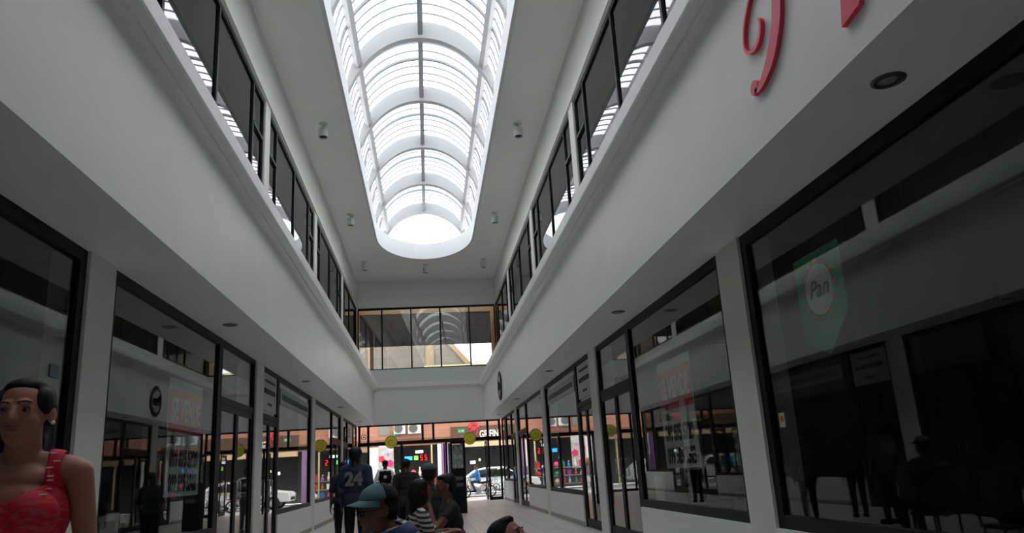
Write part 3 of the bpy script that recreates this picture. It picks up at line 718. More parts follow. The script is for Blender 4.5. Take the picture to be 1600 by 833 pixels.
# ------------------------------------------------------------------ inside the right shop: office chair, cartons, desk
oc = thing('office_chair', 'black office chair with a slatted back behind the right sale banner', 'chair', (3.50, 9.30, 0), 2.2)
b = MB(); b.box(-.27, .27, -.25, .25, .46, .55); b.build('seat', BLACK, oc, bevel=.03)
b = MB(); b.prism([(-.27, .60), (-.30, .85), (-.24, 1.08), (.24, 1.08), (.30, .85), (.27, .60)], .07, 'XZ', -.33); b.build('backrest', BLACK, oc, bevel=.02)
b = MB(); b.cyl((0, 0, .12), (0, 0, .46), .03); b.build('column', DARKG, oc)
b = MB()
for k in range(5):
    a = 2 * PI * k / 5; b.tube([(0, 0, .12), (.30 * math.cos(a), .30 * math.sin(a), .07)], .022); b.ball((.30 * math.cos(a), .30 * math.sin(a), .03), .03, None, 2)
b.build('star_base', DARKG, oc)
for sx in (-1, 1):
    b = MB(); b.tube([(sx * .27, .05, .50), (sx * .34, .05, .52), (sx * .34, .05, .70), (sx * .34, -.22, .72)], .018); b.build('armrest', BLACK, oc)
SG_ = mat('slat_grey', (.35, .35, .35))
for k in range(5): b = MB(); b.box(.14, .22, -.345, -.33, .66 + k * .08, .70 + k * .08); b.build('slat', SG_, oc)
b = MB(); b.box(-.17, .17, -.24, .24, 0, .92); o = b.build('carton', mat('carton_white', (.62, .63, .66), rough=.6), bevel=.01); o.location = (3.62, 11.35, 0); tag(o, 'pale upright box behind the black office chair', 'box')
q = MB(); q.box(-.175, .175, -.03, .03, .915, .924); q.build('tape', mat('tape', (.45, .42, .36)), o)
dk = thing('desk', 'low dark desk beside the office chair in the right shop', 'desk', (4.2, 7.6, 0))
b = MB(); b.box(-.5, .5, -.35, .35, .70, .74); b.build('desk_top', mat('desk_grey', (.10, .11, .11)), dk)
for sx in (-1, 1):
    for sy in (-1, 1): b = MB(); b.cyl((sx * .45, sy * .3, 0), (sx * .45, sy * .3, .70), .02); b.build('leg', DARKG, dk)
# goods and stall across the street, invented to be reflected in the right windows
DBM = mat('display_board', (.30, .28, .25), rough=.6)
st = thing('invented_stall', 'invented three-tier street stall of small goods in front of the dark shop across the street', 'stall', (-1.25, 40.1, -.06))
for q in (-1.5, 0, 1.5):
    for yy in (-.22, .22): b = MB(); b.cyl((q, yy, 0), (q, yy, 1.55), .025); b.build('post', DARKG, st)
for z in (.30, .72, 1.14): b = MB(); b.box(-1.52, 1.52, -.24, .24, z - .03, z); b.build('shelf', DBM, st)
COL = {'pink': (.75, .06, .22), 'white': (.8, .8, .8), 'red': (.6, .02, .03), 'green': (.03, .35, .14), 'blue': (.05, .22, .55), 'cream': (.7, .62, .45), 'purple': (.3, .08, .4), 'orange': (.75, .25, .04)}
CM = {k: mat('goods_' + k, v, rough=.45) for k, v in COL.items()}
random.seed(5)
def vase(c, h, l, cat='vase'):
    b = MB(); b.lathe([(.04 * h / .3, 0), (.075, .35 * h), (.03, .75 * h), (.045, h)], n=18); return b.build('vase', CM[c], smooth=True), l
def bag(c, h, l):
    b = MB(); b.prism([(-.09, 0), (-.11, h), (.11, h), (.09, 0)], .10, 'XZ', -.05); o = b.build('gift_bag', CM[c]); o.rotation_euler = (0, 0, -PI / 2)
    q = MB(); q.tube([(-.04, 0, h), (-.03, 0, h + .07), (.03, 0, h + .07), (.04, 0, h)], .005, 6); q.build('handle', CM['white'], o); return o, l
def doll(c, h, l):
    t = bpy.data.objects.new('doll', None); C.objects.link(t)
    b = MB(); b.lathe([(.09, 0), (.075, .3 * h), (.035, .62 * h), (.03, .7 * h)], n=18); b.build('dress', CM[c], t, smooth=True)
    b = MB(); b.ball((0, 0, .82 * h), .14 * h, None, 2); b.build('head', CM['cream'], t, smooth=True)
    b = MB(); b.ball((.02, 0, .87 * h), .145 * h, None, 2); b.build('hair', BLACK, t, smooth=True); return t, l
def ballgood(c, r_, l):
    b = MB(); b.ball((0, 0, r_), r_, None, 3); b.cyl((0, 0, r_ * 1.95), (0, 0, r_ * 2.15), r_ * .2); return b.build('bauble', CM[c], smooth=True), l
i = 0
tiers = [(.24, 'bottom', [('white', bag, .30), ('pink', ballgood, .13), ('green', vase, .32), ('white', vase, .34), ('red', bag, .28), ('cream', ballgood, .14), ('pink', vase, .30), ('blue', bag, .28), ('white', ballgood, .12)]),
         (.66, 'middle', [('pink', doll, .36), ('white', doll, .34), ('red', doll, .36), ('purple', bag, .28), ('pink', bag, .30), ('green', ballgood, .13), ('white', bag, .27), ('orange', vase, .32), ('red', ballgood, .14)]),
         (1.08, 'top', [('red', vase, .40), ('pink', bag, .34), ('white', vase, .42), ('blue', doll, .38), ('green', bag, .30), ('pink', ballgood, .15), ('cream', vase, .44), ('purple', doll, .36), ('red', bag, .32)])]
for z, tn, kinds in tiers:
    for k, (c, fn, h) in enumerate(kinds):
        kind = {doll: 'doll', vase: 'vase', bag: 'gift bag', ballgood: 'round bauble'}[fn]
        o, _ = fn(c, h, '')
        if fn is bag: o.rotation_euler = (0, 0, 0)
        o.location = (-1.25 - 1.36 + 2.72 * k / (len(kinds) - 1), 40.02 + .1 * (k % 2), z + .0005)
        tag(o, f'{c} {kind} on the {tn} shelf of the invented street stall', kind.split()[-1], f'invented goods on the {tn} stall shelf')
# pale table with a dark bag in the left shop
dk = thing('side_table', 'pale low table just behind the left shop glass', 'table', (-3.7, 7.9, 0))
b = MB(); b.box(-.35, .35, -.75, .75, .86, .92); b.build('table_top', mat('table_pale', (.42, .46, .46)), dk, bevel=.01)
for sx in (-1, 1):
    for sy in (-1, 1): b = MB(); b.cyl((sx * .3, sy * .68, 0), (sx * .3, sy * .68, .86), .022); b.build('leg', METAL, dk)

# ------------------------------------------------------------------ vehicles in the street
CARW = mat('car_white', (.82, .83, .84), rough=.25, spec=.6); TYRE = mat('tyre', (.02, .02, .02), rough=.8); CARG = glass('car_glass', (.15, .17, .18), r0=.15)
def car(x, y, s, label, mt, rz=0):
    t = thing('car', label, 'car', (x, y, -.06), rz)
    L = 2.15
    prof = [(-L, .35), (-L - .03, .62), (-L + .05, .80), (-1.25, .92), (-.62, 1.33), (-.1, 1.42), (.9, 1.42), (1.55, 1.36), (1.98, .98), (L, .85), (L + .02, .5), (L - .05, .32)]
    b = MB(); b.prism(prof, 1.62, 'XZ', -.81)
    for v in b.bm.verts:
        if v.co.z > 1.0: v.co.y *= .82
    o = b.build('body', mt, t, bevel=.05)
    for sy in (-1, 1):
        for q in ([(-1.12, .94), (-.60, 1.27), (-.12, 1.34), (-.12, .94)], [(-.04, .94), (-.04, 1.34), (.82, 1.34), (.82, .94)], [(.90, .94), (.90, 1.34), (1.45, 1.29), (1.75, .98)]):
            b = MB(); b.prism(q, .012, 'XZ', -.006)
            for v in b.bm.verts: v.co.y += sy * (.815 - (v.co.z - .94) * .36)
            b.build('side_window', CARG, t)
        for wx in (-1.38, 1.35):
            b = MB(); b.lathe([(.20, -.10), (.31, -.09), (.32, -.05), (.32, .05), (.31, .09), (.20, .10)], (wx, sy * .76, .32), n=24, closed=True, axis='Y'); wo = b.build('wheel', TYRE, t, smooth=True)
            b = MB(); b.lathe([(.04, -.06), (.19, -.03), (.20, .03), (.04, .06)], (wx, sy * .80, .32), n=20, axis='Y'); b.build('hubcap', METAL, wo)
        b = MB(); b.box(-L - .04, -L + .06, sy * .62 - .13, sy * .62 + .13, .62, .74); b.build('headlight', mat('lens', (.8, .8, .8), rough=.1), t)
        b = MB(); b.ball((-.95, sy * .92, .98), (.06, .09, .06), None, 2); b.build('mirror', mt, t)
        for dx in (-.05, .85): b = MB(); b.box(dx + .12, dx + .28, sy * .81, sy * .83, .80, .83); b.build('door_handle', METAL, t)
    b = MB(); b.box(-L - .05, -L, -.5, .5, .42, .56); b.build('grille', DARKG, t)
    t.scale = (s, s, s)
    return t
car(2.72, 36.7, .95, 'white car driving past the open doorway behind the motorcycle', CARW)
car(-6.5, 38.5, .95, 'silver car parked across the street beyond the left panes', mat('car_silver', (.38, .40, .42), rough=.3))

mt = thing('motorcycle', 'white and red motorcycle ridden past the open doorway', 'motorcycle', (2.03, 33.3, 0))
for wx in (-.56, .56):
    b = MB(); b.lathe([(.20, -.03), (.245, -.03), (.26, 0), (.245, .03), (.20, .03)], (wx, 0, .26), n=28, closed=True, axis='Y'); wo = b.build('wheel', TYRE, mt, smooth=True)
    b = MB()
    for k in range(8): a = 2 * PI * k / 8; b.tube([(wx, 0, .26), (wx + .2 * math.cos(a), 0, .26 + .2 * math.sin(a))], .008, 5)
    b.cyl((wx, -.04, .26), (wx, .04, .26), .035); b.build('spokes', METAL, wo)
MW = mat('bike_white', (.60, .58, .57), rough=.3); MR = mat('bike_red', (.45, .03, .04), rough=.35)
b = MB(); b.prism([(-.30, .30), (-.34, .52), (-.40, .80), (-.30, .84), (-.18, .52), (.05, .44), (.20, .58), (.62, .66), (.66, .58), (.35, .42), (.20, .28)], .16, 'XZ', -.08); b.build('fairing', MW, mt, bevel=.02)
b = MB(); b.prism([(-.62, .50), (-.40, .56), (-.36, .50), (-.56, .44)], .10, 'XZ', -.05); b.prism([(.25, .50), (.6, .60), (.66, .56), (.4, .44)], .19, 'XZ', -.095); b.build('red_panel', MR, mt, bevel=.01)
b = MB(); b.prism([(-.02, .60), (.05, .66), (.6, .72), (.66, .68), (.2, .58)], .2, 'XZ', -.10); b.build('seat', BLACK, mt, bevel=.02)
b = MB(); b.tube([(-.56, .06, .26), (-.40, .06, .80)], .018); b.tube([(-.56, -.06, .26), (-.40, -.06, .80)], .018); b.build('fork', METAL, mt)
b = MB(); b.tube([(-.28, -.27, .86), (-.36, -.1, .88), (-.36, .1, .88), (-.28, .27, .86)], .013); b.tube([(-.34, .2, .88), (-.36, .24, 1.0)], .006); b.build('handlebar', BLACK, mt)
b = MB(); b.box(-.12, .16, -.09, .09, .14, .40); b.build('engine', METAL, mt, bevel=.02)
b = MB(); b.tube([(.1, -.12, .18), (.4, -.12, .22), (.7, -.12, .3)], .03); b.build('exhaust', METAL, mt, smooth=True)
b = MB(); b.ball((-.44, 0, .78), (.06, .08, .07), None, 2); b.build('headlamp', mat('lens2', (.8, .8, .75), rough=.1), mt)
b = MB(); b.tube([(.6, .1, .7), (.8, .1, .76), (.8, -.1, .76), (.6, -.1, .7)], .01); b.build('rack', METAL, mt)

# ------------------------------------------------------------------ people
def evalmesh(o, name):
    dg = bpy.context.evaluated_depsgraph_get(); dg.update()
    return bpy.data.meshes.new_from_object(o.evaluated_get(dg))
def remeshed(b, name, vox, m, parent=None, smooth=6, bumps=(), loc=None):
    """weld overlapping volumes into one continuous skin, then push soft bumps into it"""
    me = bpy.data.meshes.new(name); b.bm.to_mesh(me); b.bm.free()
    t = bpy.data.objects.new(name, me); C.objects.link(t)
    r = t.modifiers.new('r', 'REMESH'); r.mode = 'VOXEL'; r.voxel_size = vox; r.adaptivity = 0
    sm = t.modifiers.new('s', 'SMOOTH'); sm.factor = .5; sm.iterations = smooth
    me2 = evalmesh(t, name); bpy.data.objects.remove(t); me2.name = name
    for v in me2.vertices:
        for c, sg, d in bumps:
            q = (v.co - c).length / sg
            if q < 3: v.co += d * math.exp(-q * q)
    for p in me2.polygons: p.use_smooth = True
    me2.materials.clear(); me2.materials.append(m)
    o = bpy.data.objects.new(name, me2); C.objects.link(o)
    if parent: o.parent = parent
    if loc is not None: o.location = loc
    return o
def garment(body, name, pred, m, off=.008, parent=None, thick=.004, relax=16, inflate=None):
    """cloth that follows the body: the skin faces the rule picks, lifted off along their normals"""
    bm = bmesh.new(); bm.from_mesh(body.data)
    sel = {v for v in bm.verts if pred(v.co)}
    bmesh.ops.delete(bm, geom=[v for v in bm.verts if v not in sel], context='VERTS')
    bmesh.ops.delete(bm, geom=[f for f in bm.faces if False], context='FACES')
    for _ in range(relax):
        new = {}
        for v in bm.verts:
            if v.is_boundary:
                nb = [e.other_vert(v) for e in v.link_edges if e.is_boundary]
                if nb: new[v] = v.co * .4 + sum((x.co for x in nb), Vector()) * (.6 / len(nb))
        for v, c in new.items(): v.co = c
    bm.normal_update()
    for v in bm.verts: v.co += v.normal * (off + (inflate(v.co) if inflate else 0))
    me = bpy.data.meshes.new(name); bm.to_mesh(me); bm.free()
    for p in me.polygons: p.use_smooth = True
    me.materials.append(m)
    o = bpy.data.objects.new(name, me); C.objects.link(o); o.parent = parent or body.parent
    md = o.modifiers.new('solid', 'SOLIDIFY'); md.thickness = thick; md.offset = 1
    return o
def segd(p, a, b_):
    d = b_ - a; t = (p - a).dot(d) / d.dot(d); return (p - (a + d * max(0, min(1, t)))).length, t

def human(name, label, loc, rz, s=1.0, sit=False, lean=0.0, twist=0.0, head=(0, 0, 0), arms=None, vox=.010, skin=None, female=False, group=None, width=1.0, fingers=True, knees=None, hs=1.0, hoff=(0, 0, 0)):
    t = thing(name, label, 'person', loc, rz, group)
    dz = -.43 if sit else 0.0
    hipz = .90 + dz
    TM = Matrix.Translation((0, 0, hipz)) @ Matrix.Rotation(-lean, 4, 'X') @ Matrix.Rotation(twist, 4, 'Z') @ Matrix.Translation((0, 0, -.90))
    def T(p): return TM @ Vector(p)
    R3 = TM.to_3x3()
    b = MB(); W = width
    def ell(c, r, M_=None, rot=None): b.ball((M_ @ Vector(c) if M_ else T(c)) * s, tuple(q * s for q in r), rot or R3, 3)
    def cap(p, q, r0, r1=None): b.capsule(Vector(p) * s, Vector(q) * s, r0 * s, (r1 or r0) * s)
    ell((0, 0, .95), (.165 * W, .12 * W, .12)); ell((0, 0, 1.09), (.142 * W, .105 * W, .13)); ell((0, .0, 1.24), (.160 * W, .112 * W, .15)); ell((0, -.01, 1.355), (.150 * W, .088, .07))
    if female:
        for q in (-1, 1): ell((q * .075 * W, .085 * W, 1.24), (.068 * W, .062 * W, .068))
    cap(T((-.165 * W, -.01, 1.385)), T((.165 * W, -.01, 1.385)), .050)
    for q in (-1, 1): cap(T((q * .045, -.015, 1.42)), T((q * .15 * W, -.01, 1.395)), .040, .045)
    cap(T((0, -.015, 1.38)), T((hoff[0], hoff[1], 1.55 + hoff[2])), .060, .055)
    HM = TM @ Matrix.Translation((hoff[0], hoff[1], 1.52 - .02 * (hs > 1) + hoff[2])) @ Euler((-head[1], head[2], head[0]), 'XYZ').to_matrix().to_4x4() @ Matrix.Scale(hs, 4)
    HR = HM.to_3x3().normalized()
    HM3 = HM.to_3x3()
    def H(p): return HM @ (Vector(p) - Vector((0, 0, 1.52)))
    def hell(c, r, rot=None): b.ball(H(c) * s, tuple(q * s * hs for q in r), (HR @ rot) if rot else HR, 3)
    hell((0, -.012, 1.632), (.076, .096, .084)); hell((0, .028, 1.585), (.064, .066, .080)); hell((0, .045, 1.530), (.044, .046, .034)); hell((0, .018, 1.535), (.056, .055, .035))
    cap(H((0, .090, 1.612)), H((0, .108, 1.577)), .0085, .0125)
    for q in (-1, 1):
        hell((q * .010, .097, 1.574), (.0095, .010, .008)); hell((q * .077, -.005, 1.595), (.011, .021, .032), Matrix.Rotation(q * .25, 3, 'Z'))
        hell((q * .034, .060, 1.572), (.030, .022, .026))
        hell((q * .028, .083, 1.630), (.024, .010, .009))
    hell((0, .083, 1.547), (.026, .016, .013)); hell((0, .078, 1.508), (.020, .014, .014))
    # legs
    J = {}
    for q in (-1, 1):
        hp = Vector((q * .09, 0, hipz))
        if sit: kn = Vector((q * .11, .43, .49)); an = Vector((q * .12, .40, .09))
        else: kn = Vector((q * .095, .01, .49)); an = Vector((q * .10, -.02, .08))
        if knees: kn, an = (Vector(v) for v in knees[q])
        cap(hp, kn, .085, .056); cap(kn, an, .054, .038); cap(an + Vector((0, -.02, -.035)), an + Vector((0, .15, -.045)), .042, .034)
        J[('hip', q)], J[('knee', q)], J[('ank', q)] = hp * s, kn * s, an * s
        sh = T((q * .185 * W, -.01, 1.375))
        A = (arms or {}).get(q)
        if A: el, wr, hd, hn = (Vector(v) for v in A[:4]); curl = A[4] if len(A) > 4 else .35
        else:
            el = T((q * .225 * W, -.03, 1.11)); wr = T((q * .235 * W, .04, .87)); hd = (wr - el).normalized(); hn = Vector((-q, 0, 0)); curl = .35
        cap(sh, el, .048, .037); cap(el, wr, .037, .025)
        hd = hd.normalized(); hn = (hn - hd * hn.dot(hd)).normalized(); sd_ = hd.cross(hn)
        rot = Matrix((sd_, hd, hn)).transposed()
        b.ball((wr + hd * .05) * s, (.040 * s, .050 * s, .015 * s), rot, 2)
        for k, (o_, ln) in enumerate(((-.030, .058), (-.010, .068), (.010, .072), (.030, .066))):
            p0 = wr + hd * (.088 - abs(o_) * .2) + sd_ * o_
            d1 = (hd * math.cos(curl) + hn * math.sin(curl)).normalized(); d2 = (hd * math.cos(curl * 2.4) + hn * math.sin(curl * 2.4)).normalized()
            p1 = p0 + d1 * ln * .5; p2 = p1 + d2 * ln * .5
            cap(p0, p1, .0095, .009); cap(p1, p2, .009, .0078)
        th = -1 if sd_.dot(Vector((0, 1, .2))) * 1 < 0 else 1
        p0 = wr + hd * .03 + sd_ * .032 * th; p1 = p0 + (hd * .7 + sd_ * .6 * th + hn * .3).normalized() * .038; p2 = p1 + (hd * .9 + sd_ * .15 * th + hn * .35).normalized() * .03
        cap(p0, p1, .013, .011); cap(p1, p2, .011, .009)
        J[('sh', q)], J[('el', q)], J[('wr', q)] = sh * s, el * s, wr * s
    bumps = []
    for q in (-1, 1):
        bumps.append((H((q * .030, .088, 1.606)) * s, .012 * s, HR @ Vector((0, -.009, 0)) * s))
        cap(H((q * .018, .0885, 1.6135)), H((q * .043, .0815, 1.6125)), .0058); cap(H((q * .018, .087, 1.5985)), H((q * .042, .081, 1.599)), .0045)
    body = remeshed(b, 'body', vox, skin, t, smooth=5 if vox < .007 else 2, bumps=bumps)
    IT = TM.inverted(); IH = HM.inverted()
    J['rest'] = lambda p: IT @ (p / s)
    J['hrest'] = lambda p: (IH @ (p / s)) + Vector((0, 0, 1.52))
    J['H'] = H; J['T'] = T; J['s'] = s; J['HR'] = HR; J['R3'] = R3
    if vox < .0085:
        for q in (-1, 1):
            e = MB(); e.ball(H((q * .030, .0785, 1.6055)) * s, .0125 * s, None, 3); eo = e.build('eye', mat('eye_white', (.22, .19, .18), rough=.2), t, smooth=True)
            e = MB(); e.ball(H((q * .030, .0872, 1.605)) * s, (.0065 * s, .0045 * s, .0065 * s), HR, 2); e.build('iris', mat('iris', (.02, .012, .01), rough=.2), eo, smooth=True)
            e = MB(); pts = [H((q * (.030 + .0145 * math.cos(a)), .0905 - abs(math.cos(a)) * .006, 1.606 + .0085 * math.sin(a))) * s for a in [PI * i / 8 for i in range(9)]]
            e.tube(pts, .0022 * s, 6); e.build('eyelid', mat('lid', tuple(c * .35 for c in (.4, .2, .13))), t, smooth=True)
            e = MB(); pts = [H((q * (.012 + .036 * k / 6), .098 - .012 * (k / 6) ** 2, 1.626 + .006 * math.sin(PI * k / 6))) * s for k in range(7)]
            e.tube(pts, .0030 * s, 6); e.build('eyebrow', mat('brow', (.02, .014, .012)), t, smooth=True)
        e = MB(); 
        e.ball(H((0, .0925, 1.5510)) * s, (.0215 * s, .0095 * s, .0042 * s), HR, 3); e.ball(H((0, .0905, 1.5425)) * s, (.0185 * s, .0095 * s, .0052 * s), HR, 3)
        e.build('lips', mat('lips', (.28, .09, .075), rough=.4), t, smooth=True)
    return t, body, J
def hair(t, J, blobs, name='hair', m=None, vox=.008):
    b = MB(); s = J['s']
    for c, r in blobs: b.ball(J['H'](c) * s, tuple(q * s for q in r), J['HR'], 3)
    return remeshed(b, name, vox, m or HAIR, t, smooth=3)
HAIR = mat('hair_black', (.012, .009, .008), rough=.6, spec=.25, noise=.4, nscale=60)
SKIN1 = mat('skin_woman', (.42, .19, .13), rough=.5, noise=.04, nscale=12)
SKIN2 = mat('skin_brown', (.20, .085, .055), rough=.5, noise=.04, nscale=12)
SKIN3 = mat('skin_dark', (.12, .055, .036), rough=.55)
def trousers(t, body, J, m, top=1.0):
    def pr(p):
        q = J['rest'](p)
        for sd in (-1, 1):
            d1, t1 = segd(p, J[('hip', sd)], J[('knee', sd)]); d2, t2 = segd(p, J[('knee', sd)], J[('ank', sd)])
            if (d1 < .115 * J['s'] and t1 > -.2) or (d2 < .075 * J['s'] and t2 < .95): 
                dw = min((p - J[('wr', k)]).length for k in (-1, 1))
                if dw > .13: return True
        return q.z < top and abs(q.x) < .185 and q.z > .7 and abs(q.y) < .16
    return garment(body, 'trousers', pr, m, .007)
def shoes(t, body, J, m):
    return garment(body, 'shoes', lambda p: p.z < .075 * J['s'], m, .006)
def shirt(t, body, J, m, sleeve=.55, neck=1.425, hem=.92, name='shirt', off=.009, armcut=True):
    def pr(p):
        q = J['rest'](p)
        for sd in (-1, 1):
            d, u = segd(p, J[('sh', sd)], J[('el', sd)])
            if d < .062 * J['s'] and u > .05:
                if u < sleeve: return True
                if sleeve > 1:
                    return True
                return False
            if sleeve > 1:
                d2, u2 = segd(p, J[('el', sd)], J[('wr', sd)])
                if d2 < .05 * J['s'] and u2 < sleeve - 1: return True
        if q.z < hem or q.z > neck + .9 * max(0, abs(q.x) - .05) * 0 + (0.02 if q.y < 0 else -.02 * (1 - min(1, abs(q.x) / .07))): return False
        return abs(q.x) < .235 and abs(q.y) < .19
    return garment(body, name, pr, m, off)

# 1. woman in red
t, body, J = human('person', 'woman in a red sleeveless top walking in the near left foreground', (-1.335, 2.50, 0), PI + .20, s=.885, vox=.005, skin=SKIN1, female=True, width=.99, hs=1.09,
                   head=(-.10, -.02, .03), arms={})
def tank(p):
    q = J['rest'](p)
    for sd in (-1, 1):
        d, u = segd(p, J[('sh', sd)], J[('el', sd)])
        if d < .056 and (u > .22) and abs(q.x) > .165: return False
    ax = abs(q.x)
    if q.z < .93 or q.z > 1.48 or abs(q.y) > .2: return False
    if q.z < 1.27: return ax < .180
    if .088 < ax < .135 and q.z < 1.47: return True
    if q.y > 0: return ax < .168 - .35 * (q.z - 1.27) and q.z < 1.285 + .09 * min(1, (ax / .115) ** 2.2)
    return ax < .145 and q.z < 1.33
REDTOP = mat('red_top', (.62, .012, .045), rough=.75, noise=.0)
nt = REDTOP.node_tree; bs = nt.nodes['Principled BSDF']
tc = nt.nodes.new('ShaderNodeTexCoord'); mp = nt.nodes.new('ShaderNodeMapping'); mp.inputs['Scale'].default_value = (28, 28, 110)
nz = nt.nodes.new('ShaderNodeTexNoise'); nz.inputs['Scale'].default_value = 1; nz.inputs['Detail'].default_value = 6
nt.links.new(tc.outputs['Object'], mp.inputs[0]); nt.links.new(mp.outputs[0], nz.inputs['Vector'])
sx = nt.nodes.new('ShaderNodeSeparateXYZ'); nt.links.new(tc.outputs['Object'], sx.inputs[0])
band = nt.nodes.new('ShaderNodeMapRange'); band.inputs[1].default_value = .99; band.inputs[2].default_value = 1.06; nt.links.new(sx.outputs['Z'], band.inputs[0])
band2 = nt.nodes.new('ShaderNodeMapRange'); band2.inputs[1].default_value = 1.21; band2.inputs[2].default_value = 1.12; nt.links.new(sx.outputs['Z'], band2.inputs[0])
thr = nt.nodes.new('ShaderNodeMapRange'); thr.inputs[1].default_value = .50; thr.inputs[2].default_value = .56; nt.links.new(nz.outputs['Fac'], thr.inputs[0])
m1 = nt.nodes.new('ShaderNodeMath'); m1.operation = 'MULTIPLY'; nt.links.new(band.outputs[0], m1.inputs[0]); nt.links.new(band2.outputs[0], m1.inputs[1])
m2 = nt.nodes.new('ShaderNodeMath'); m2.operation = 'MULTIPLY'; nt.links.new(m1.outputs[0], m2.inputs[0]); nt.links.new(thr.outputs[0], m2.inputs[1])
mx = nt.nodes.new('ShaderNodeMix'); mx.data_type = 'RGBA'; mx.inputs[6].default_value = (.66, .006, .035, 1); mx.inputs[7].default_value = (.46, .10, .12, 1)
m3 = nt.nodes.new('ShaderNodeMath'); m3.operation = 'MULTIPLY'; m3.inputs[1].default_value = .6; nt.links.new(m2.outputs[0], m3.inputs[0])
nt.links.new(m3.outputs[0], mx.inputs[0]); nt.links.new(mx.outputs[2], bs.inputs['Base Color'])
top = garment(body, 'tank_top', tank, REDTOP, .008)
STUD = mat('stud', (.75, .68, .66), rough=.3)
bv = [v.co.copy() for v in body.data.vertices]; bn = [v.normal.copy() for v in body.data.vertices]
for sd in (-1, 1):
    for k in range(7):
        want = J['T']((sd * .112, .14, 1.30 + .024 * k)) * J['s']
        cands = [i for i, c in enumerate(bv) if (lambda q: abs(q.x - sd * .112) < .012 and abs(q.z - (1.30 + .024 * k)) < .01 and q.y > -.03)(J['rest'](c))]
        if not cands: continue
        i = max(cands, key=lambda i: bv[i].y)
        c = bv[i] + bn[i] * .013
        e = MB(); e.capsule(c + Vector((-.008, 0, 0)), c + Vector((.008, 0, 0)), .0026); e.build('strap_stud', STUD, top, smooth=True)
trousers(t, body, J, mat('jeans', (.04, .05, .08), rough=.8), 1.0); shoes(t, body, J, BLACK)
hair(t, J, [((0, -.030, 1.652), (.083, .092, .080)), ((0, -.055, 1.60), (.080, .075, .085)), ((.02, -.085, 1.52), (.060, .055, .08)), ((0, -.004, 1.684), (.074, .076, .042)), ((-.058, .012, 1.640), (.030, .052, .052)), ((.058, .012, 1.640), (.030, .052, .052)), ((-.07, -.02, 1.60), (.02, .035, .05)), ((.07, -.03, 1.60), (.02, .03, .05)), ((.03, -.09, 1.46), (.045, .04, .06))], vox=.006)
for q in (-1, 1):
    e = MB(); e.ball(J['H']((q * .083, .0, 1.568)) * J['s'], .007, None, 2); e.build('earring', mat('pearl', (.85, .84, .80), rough=.2), t, smooth=True)

# chair for seated people
def chair(loc, rz, h, label, m=None):
    t = thing('cafe_chair', label, 'chair', loc, rz, 'dark cafe chairs'); m = m or DARKG
    b = MB(); b.box(-.2, .2, -.2, .2, h - .035, h); b.build('seat', m, t, bevel=.012)
    for sx in (-1, 1):
        for sy in (-1, 1): b = MB(); b.cyl((sx * .17, sy * .17, 0), (sx * .17, sy * .17, h - .035), .014); b.build('leg', m, t)
        b = MB(); b.cyl((sx * .17, -.19, h), (sx * .17, -.22, h + .16), .013); b.build('back_post', m, t)
    b = MB(); b.prism([(-.19, h + .08), (-.19, h + .17), (.19, h + .17), (.19, h + .08)], .02, 'XZ', -.225); b.build('backrest', m, t)
    return t
def seated_chair(loc, rz, s, label): return chair(loc, rz, (.47 - .085 - .008) * s, label)

# 2. boy with the teal cap and glasses
P = (-.185, 3.88, 0); RZ = PI / 2 + .60
STR = stripe_mat('polo_stripes', [(0, (.045, .07, .16)), (.30, (.55, .56, .62)), (.42, (.05, .08, .20)), (.55, (.30, .34, .48)), (.62, (.04, .06, .14))], (.25, .35, 1), 10)
t, body, J = human('person', 'seated person in a teal cap, glasses and blue-white striped polo shirt', P, RZ, s=.93, sit=True, lean=.26, vox=.006, skin=SKIN2, head=(-.10, -.16, 0), hoff=(0, .035, -.075),
                   arms={-1: ((-.27, .10, .72), (-.16, .36, .74), (.5, .8, 0), (0, 0, -1)), 1: ((.27, .10, .72), (.16, .36, .74), (-.5, .8, 0), (0, 0, -1))})
shirt(t, body, J, STR, .8, 1.43); trousers(t, body, J, mat('dark_trousers', (.02, .022, .03), rough=.8)); shoes(t, body, J, BLACK)
hair(t, J, [((0, -.035, 1.630), (.081, .088, .072)), ((0, -.06, 1.585), (.070, .055, .06))], vox=.006)
s = J['s']
